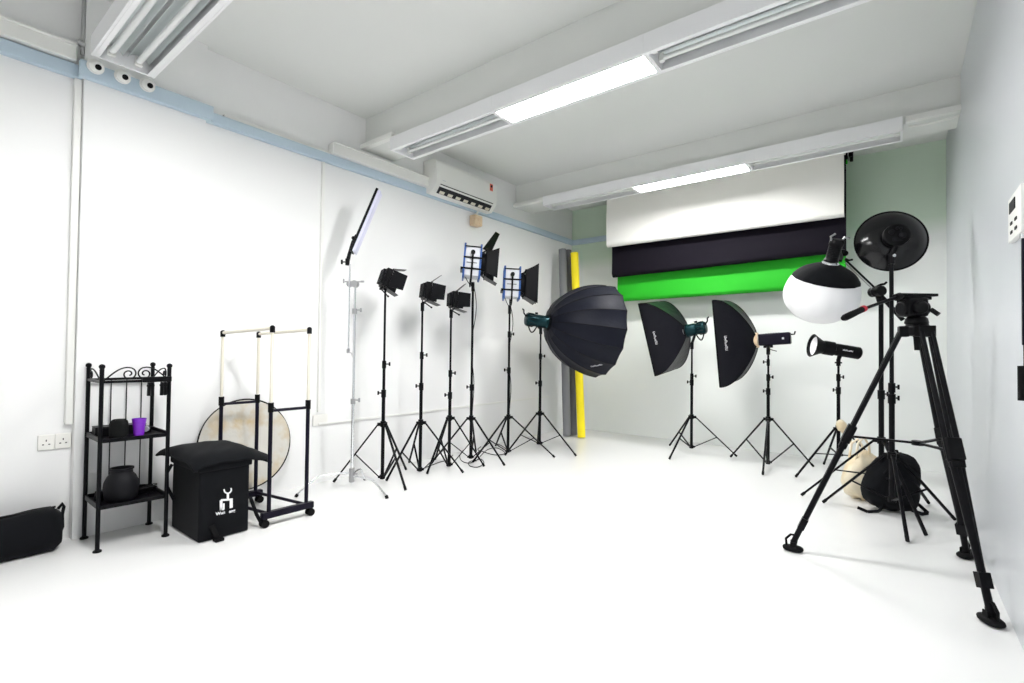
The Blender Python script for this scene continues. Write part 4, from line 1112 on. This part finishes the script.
text_mesh('Wun', .027, LP(*z2(98, 608)), V((0, 1, 0)), UP, r, bold=.0008); text_mesh('ang', .027, LP(*z2(325, 562)), V((0, 1, 0)), UP, r, bold=.0008)

# ---------------------------------------------------------------- garment rack
Bf, Bb = V((-2.775 * H, 1.345 * H, 0)), V((-2.772 * H, 1.565 * H, 0))
Af, Ab = V((-3.25 * H, 1.272 * H, 0)), V((-3.25 * H, 1.487 * H, 0))
r = thing('garment_rack', 'double-rail garment rack with black lower tubes and ivory upper tubes on castors', 'clothes rack', (Bf + Ab) / 2)
zj = {}; zt_ = {}
zjA = (z_at(Af.x, Af.y, 401) + z_at(Ab.x, Ab.y, 398)) / 2; zjB = (z_at(Bf.x, Bf.y, 406) + z_at(Bb.x, Bb.y, 405)) / 2
zj = (zjA + zjB) / 2
ztA = (z_at(Af.x, Af.y, 335) + z_at(Ab.x, Ab.y, 332)) / 2; ztB = (z_at(Bf.x, Bf.y, 330) + z_at(Bb.x, Bb.y, 328)) / 2
for (f_, b_, zj_, ztop_) in ((Af, Ab, zjA, ztA), (Bf, Bb, zjB, ztB)):
    d = (b_ - f_).normalized()
    for q in (f_, b_):
        G().rod(q + UP * .085, q + UP * zj_, .0135, n=14).build('post', 'navy', r)
        up = G().rod(q + UP * zj_, q + UP * ztop_, .0105, n=14).build('upper_post', 'ivory', r)
        G().rod(q + UP * (zj_ - .035), q + UP * (zj_ + .03), .0185, n=14).build('clamp', 'black', up)
        g = G().rod(q + UP * (ztop_ - .03), q + UP * (ztop_ + .012), .017, n=14); g.ball(q + UP * (ztop_ + .003), .018, n=14); g.build('corner_joint', 'black', up)
    G().rod(f_ + UP * (zj_ - .025), b_ + UP * (zj_ - .025), .0105, n=12).build('cross_tube', 'navy', r)
    G().bar(f_ - d * .05 + UP * .078, b_ + d * .05 + UP * .078, .045, .045, d.cross(UP)).build('base_bar', 'navy', r, bevel=.006)
    for q, e in ((f_ - d * .03, -1), (b_ + d * .03, 1)):
        g = G(); ws = d.cross(UP)
        for k in (-1, 1): g.rod(q + UP * .026 + ws * (.008 * k), q + UP * .026 + ws * (.024 * k), .026, n=20)
        g.rod(q + UP * .03, q + UP * .06, .010); g.box(q + UP * .045, (.03, .03, .02)); g.build('castor', 'rubber', r)
for z, a_, b_, m_ in ((None, Af, Bf, 'ivory'), (None, Ab, Bb, 'ivory')):
    G().rod(a_ + UP * ztA, b_ + UP * ztB, .0115, n=14).build('top_rail', m_, r)
for a_, b_ in ((Af, Bf), (Ab, Bb)):
    G().rod(a_ + UP * .085, b_ + UP * .085, .0115, n=12).build('bottom_rail', 'navy', r)

# ---------------------------------------------------------------- round reflector disc
rd = .355
pc_ = on_x(244.5, 441, XL + .045); zc_ = pc_.z
rd = (z_at(XL + .045, pc_.y, 395) - z_at(XL + .045, pc_.y, 487)) / 2
cz = pc_.z; rd *= .96
if cz < rd: cz = rd + .005
nrm = V((1, 0, .13)).normalized(); pc_ = V((-3.285 * H, pc_.y, .112)) + V((-.13, 0, 1)).normalized() * rd
r = thing('reflector_disc', 'round crumpled gold and white reflector disc leaning on the wall behind the garment rack', 'reflector', (XL + .045, pc_.y, 0))
a_, s_, u_ = frame_of(nrm); g = G(); rows = []
for i in range(13):
    q = rd * i / 12
    rows.append([pc_ + (s_ * math.cos(t) + u_ * math.sin(t)) * max(q, .001) + nrm * (.003 * math.sin(3 * t + i) * (i / 12) + .006) for t in [2 * PI * j / 48 for j in range(49)]])
G().grid(rows, .003).build('cloth', 'disc', r)
G().path([pc_ + (s_ * math.cos(t) + u_ * math.sin(t)) * rd + nrm * .006 for t in [2 * PI * j / 64 for j in range(64)]], .006, 8, closed=True).build('rim', 'rubber', r)

# ---------------------------------------------------------------- tote bag and backpack behind the tripod
tp = on_z(864, 499); tp = V((tp.x, tp.y, 0)); Dtt = depth(tp)
r = thing('cotton_tote', 'cream cotton tote bag slumped on the floor behind the black backpack', 'bag', tp)
def crump(k, amp):
    def fn(p, th, ph):
        w_ = 1 + amp * (math.sin(3 * ph + 2 * th + k) * .5 + math.sin(7 * ph - 3 * th + k) * .3 + math.sin(11 * th + 5 * ph) * .25)
        q = p * w_; return q
    return fn
rotT = Matrix((Rh, Fh, UP)).transposed()
hT = (z_at(tp.x, tp.y, 452)) ; wT = .31
def totefn(p, th, ph):
    q = crump(1, .10)(p, th, ph); t = max(0, q.z / (hT / 2)); q.x *= 1 - .35 * t; q.y *= 1 - .45 * t; return q
G().ball(tp + UP * (hT / 2), 1, (wT / 2, .13, hT / 2), n=40, rot=rotT, fn=totefn, e=.75).build('body', 'tote', r, angle=80)
tt = tp + UP * hT
g = G()
for q, h_ in ((-.03, .13), (.05, .10)):
    g.path([tt - Rh * .09 + Fh * q - UP * .06, tt - Rh * .07 + Fh * q + UP * h_ * .6, tt - Rh * .02 + Fh * q + UP * h_, tt + Rh * .02 + Fh * q + UP * h_ * .5, tt + Rh * .03 + Fh * q - UP * .06], .010, 8)
g.build('handle', 'tote', r)
# knot of cream cloth hung on the flash stand
kp = V((C3['s9'].x, C3['s9'].y, .402 * H))
r = thing('cloth_strap', 'bunched pale cloth strap tied to the hub of the bare flash stand', 'strap', kp)
g = G().ball(kp + UP * .02 - Fh * .04, .045, (1, .8, 1.2), n=22, fn=crump(4, .16)); g.ball(kp - UP * .03 + Rh * .03 - Fh * .045, .035, (1, .8, 1), n=20, fn=crump(2, .15))
g.path([kp - UP * .03 - Fh * .05 + Rh * .03, kp - UP * .12 - Fh * .08 + Rh * .07, kp - UP * .2 - Fh * .10 + Rh * .06], .009, 8)
g.build('cloth', 'tote', r, angle=80)
bp = on_z(892, 510); bp = V((bp.x, bp.y, 0)); hB = z_at(bp.x, bp.y, 452)
r = thing('backpack', 'black backpack standing on the floor behind the tripod', 'backpack', bp)
def packfn(p, th, ph):
    q = crump(3, .035)(p, th, ph); t = q.z / (hB / 2); q.x *= 1 - .14 * max(0, t) ; q.x += .03 * t; q.y *= 1 - .35 * max(0, t); return q
rotB = rotT @ Matrix.Rotation(.2, 3, 'Y')
bc = bp + UP * (hB / 2 + .002) 
G().ball(bc, 1, (.185, .12, hB / 2), n=40, rot=rotB, fn=packfn, e=.7).build('body', 'fab', r, angle=70)
G().ball(bc - UP * hB * .17 - Fh * .085, 1, (.135, .06, hB * .27), n=30, rot=rotB, fn=crump(5, .04), e=.7).build('front_pocket', 'fab', r, angle=70)
g = G().path([bc - Fh * .10 + Rh * (-.14 + .28 * t) + UP * (hB * .18 + .09 * math.sin(t * PI)) for t in [i / 10 for i in range(11)]], .005, 6); g.build('zipper', 'rubber', r)
g = G().path([bc + UP * hB * .42 - Rh * .03, bc + UP * hB * .52 - Rh * .01, bc + UP * hB * .52 + Rh * .04, bc + UP * hB * .42 + Rh * .06], .009, 8); g.build('top_handle', 'fab', r)
g = G()
q = [bp + Rh * .08 - Fh * .09 + UP * .03, bp + Rh * .13 - Fh * .13 + UP * .012, bp + Rh * .20 - Fh * .10 + UP * .010, bp + Rh * .19 - Fh * .03 + UP * .05, bp + Rh * .14 + UP * .08]
for a_, b_ in zip(q, q[1:]): g.bar(a_, b_, .026, .008, UP)
g.build('shoulder_strap', 'fab', r); g = G()
q = [bp - Rh * .12 - Fh * .08 + UP * .07, bp - Rh * .18 - Fh * .10 + UP * .02, bp - Rh * .25 - Fh * .08 + UP * .010, bp - Rh * .30 - Fh * .04 + UP * .03]
for a_, b_ in zip(q, q[1:]): g.bar(a_, b_, .022, .008, UP)
g.build('shoulder_strap', 'fab', r)

# ---------------------------------------------------------------- cables on the floor between the stands
def floor_cable(label, pix, rad=.0045):
    pts = [on_z(x, y, rad) for x, y in pix]; P = []
    for i in range(len(pts) - 1):
        a0 = pts[max(i - 1, 0)]; a1 = pts[i]; a2 = pts[i + 1]; a3 = pts[min(i + 2, len(pts) - 1)]
        for k in range(6):
            t = k / 6; P.append(.5 * ((2 * a1) + (a2 - a0) * t + (2 * a0 - 5 * a1 + 4 * a2 - a3) * t * t + (3 * a1 - a0 - 3 * a2 + a3) * t ** 3))
    P.append(pts[-1]); P = [V((p.x, p.y, rad)) for p in P]
    tag(G().path(P, rad, 6).build('power_cable', 'rubber'), label, 'cable')
floor_cable('black cable looping on the floor at the foot of the tall blue lamp stand', [(473, 449), (466, 448), (460, 455), (462, 461), (470, 463), (480, 459), (484, 463), (478, 467), (470, 466), (469, 462), (476, 460)])
floor_cable('black cable running on the floor between the two blue lamp stands', [(476, 461), (487, 450), (497, 448), (505, 453), (496, 455), (484, 452), (478, 449), (489, 443), (500, 445), (506, 449)])
floor_cable('black cable and plug lying between the lower square lights', [(453, 455), (447, 460), (440, 462), (432, 465), (424, 468)])

# ---------------------------------------------------------------- right wall: controllers, strap
p = on_x(1015, 213, XR - .012)
r = thing('wall_thermostat', 'white air conditioner controller fixed on the right wall', 'controller', (XR, p.y, p.z))
z0_, z1_ = z_at(XR, p.y, 239), z_at(XR, p.y, 194)
yy0, yy1 = on_x(1014.5, 215, XR).y, on_x(1028, 215, XR).y
yA, yB2 = min(yy0, yy1), max(yy0, yy1)
G().box((XR - .010, (yA + yB2) / 2, (z0_ + z1_) / 2), (.020, yB2 - yA, z1_ - z0_)).build('case', 'white', r, bevel=.003)
G().box((XR - .0215, (yA + yB2) / 2 + (yB2 - yA) * .12, z1_ - (z1_ - z0_) * .25), (.003, (yB2 - yA) * .45, (z1_ - z0_) * .24)).build('display', 'char', r)
g = G()
for k in range(4): g.box((XR - .0215, (yA + yB2) / 2 + (yB2 - yA) * (.2 - .35 * (k % 2)), z0_ + (z1_ - z0_) * (.18 + .2 * (k // 2))), (.003, (yB2 - yA) * .14, .012))
g.build('button', 'char', r)
ys = on_x(1021.0, 300, XR - .02).y
r = thing('hanging_strap', 'dark strap with a black grip hanging on the right wall below the controller', 'strap', (XR, ys, z0_))
zs_, ze_ = z_at(XR, ys, 238), z_at(XR, ys, 345)
G().box((XR - .012, ys, (zs_ + ze_) / 2), (.012, .018, zs_ - ze_)).build('webbing', 'navy', r, bevel=.002)
zg0, zg1 = z_at(XR, ys, 366), z_at(XR, ys, 401)
G().rod((XR - .012, ys, ze_), (XR - .012, ys, zg0), .003).build('cord', 'rubber', r)
G().rod((XR - .018, ys, zg0), (XR - .018, ys, zg1), .014, n=14).build('grip', 'rubber', r)
G().rod((XR - .012, ys, zs_), (XR - .012, ys, zs_ + .02), .010).build('hook', 'chrome', r)

# ---------------------------------------------------------------- light
wd = bpy.data.worlds.new('world'); SC.world = wd; wd.use_nodes = True
nt = wd.node_tree; bg = nt.nodes['Background']; bg.inputs['Color'].default_value = (1, 1, .99, 1); bg.inputs['Strength'].default_value = .62
SC.view_settings.view_transform = 'Standard'; SC.view_settings.look = 'None'; SC.view_settings.exposure = 0.2; SC.view_settings.gamma = 1.0
SC.view_settings.use_curve_mapping = False
SC.cycles.max_bounces = 10; SC.cycles.diffuse_bounces = 6
for o in bpy.data.objects:
    if '_o' in o: del o['_o']
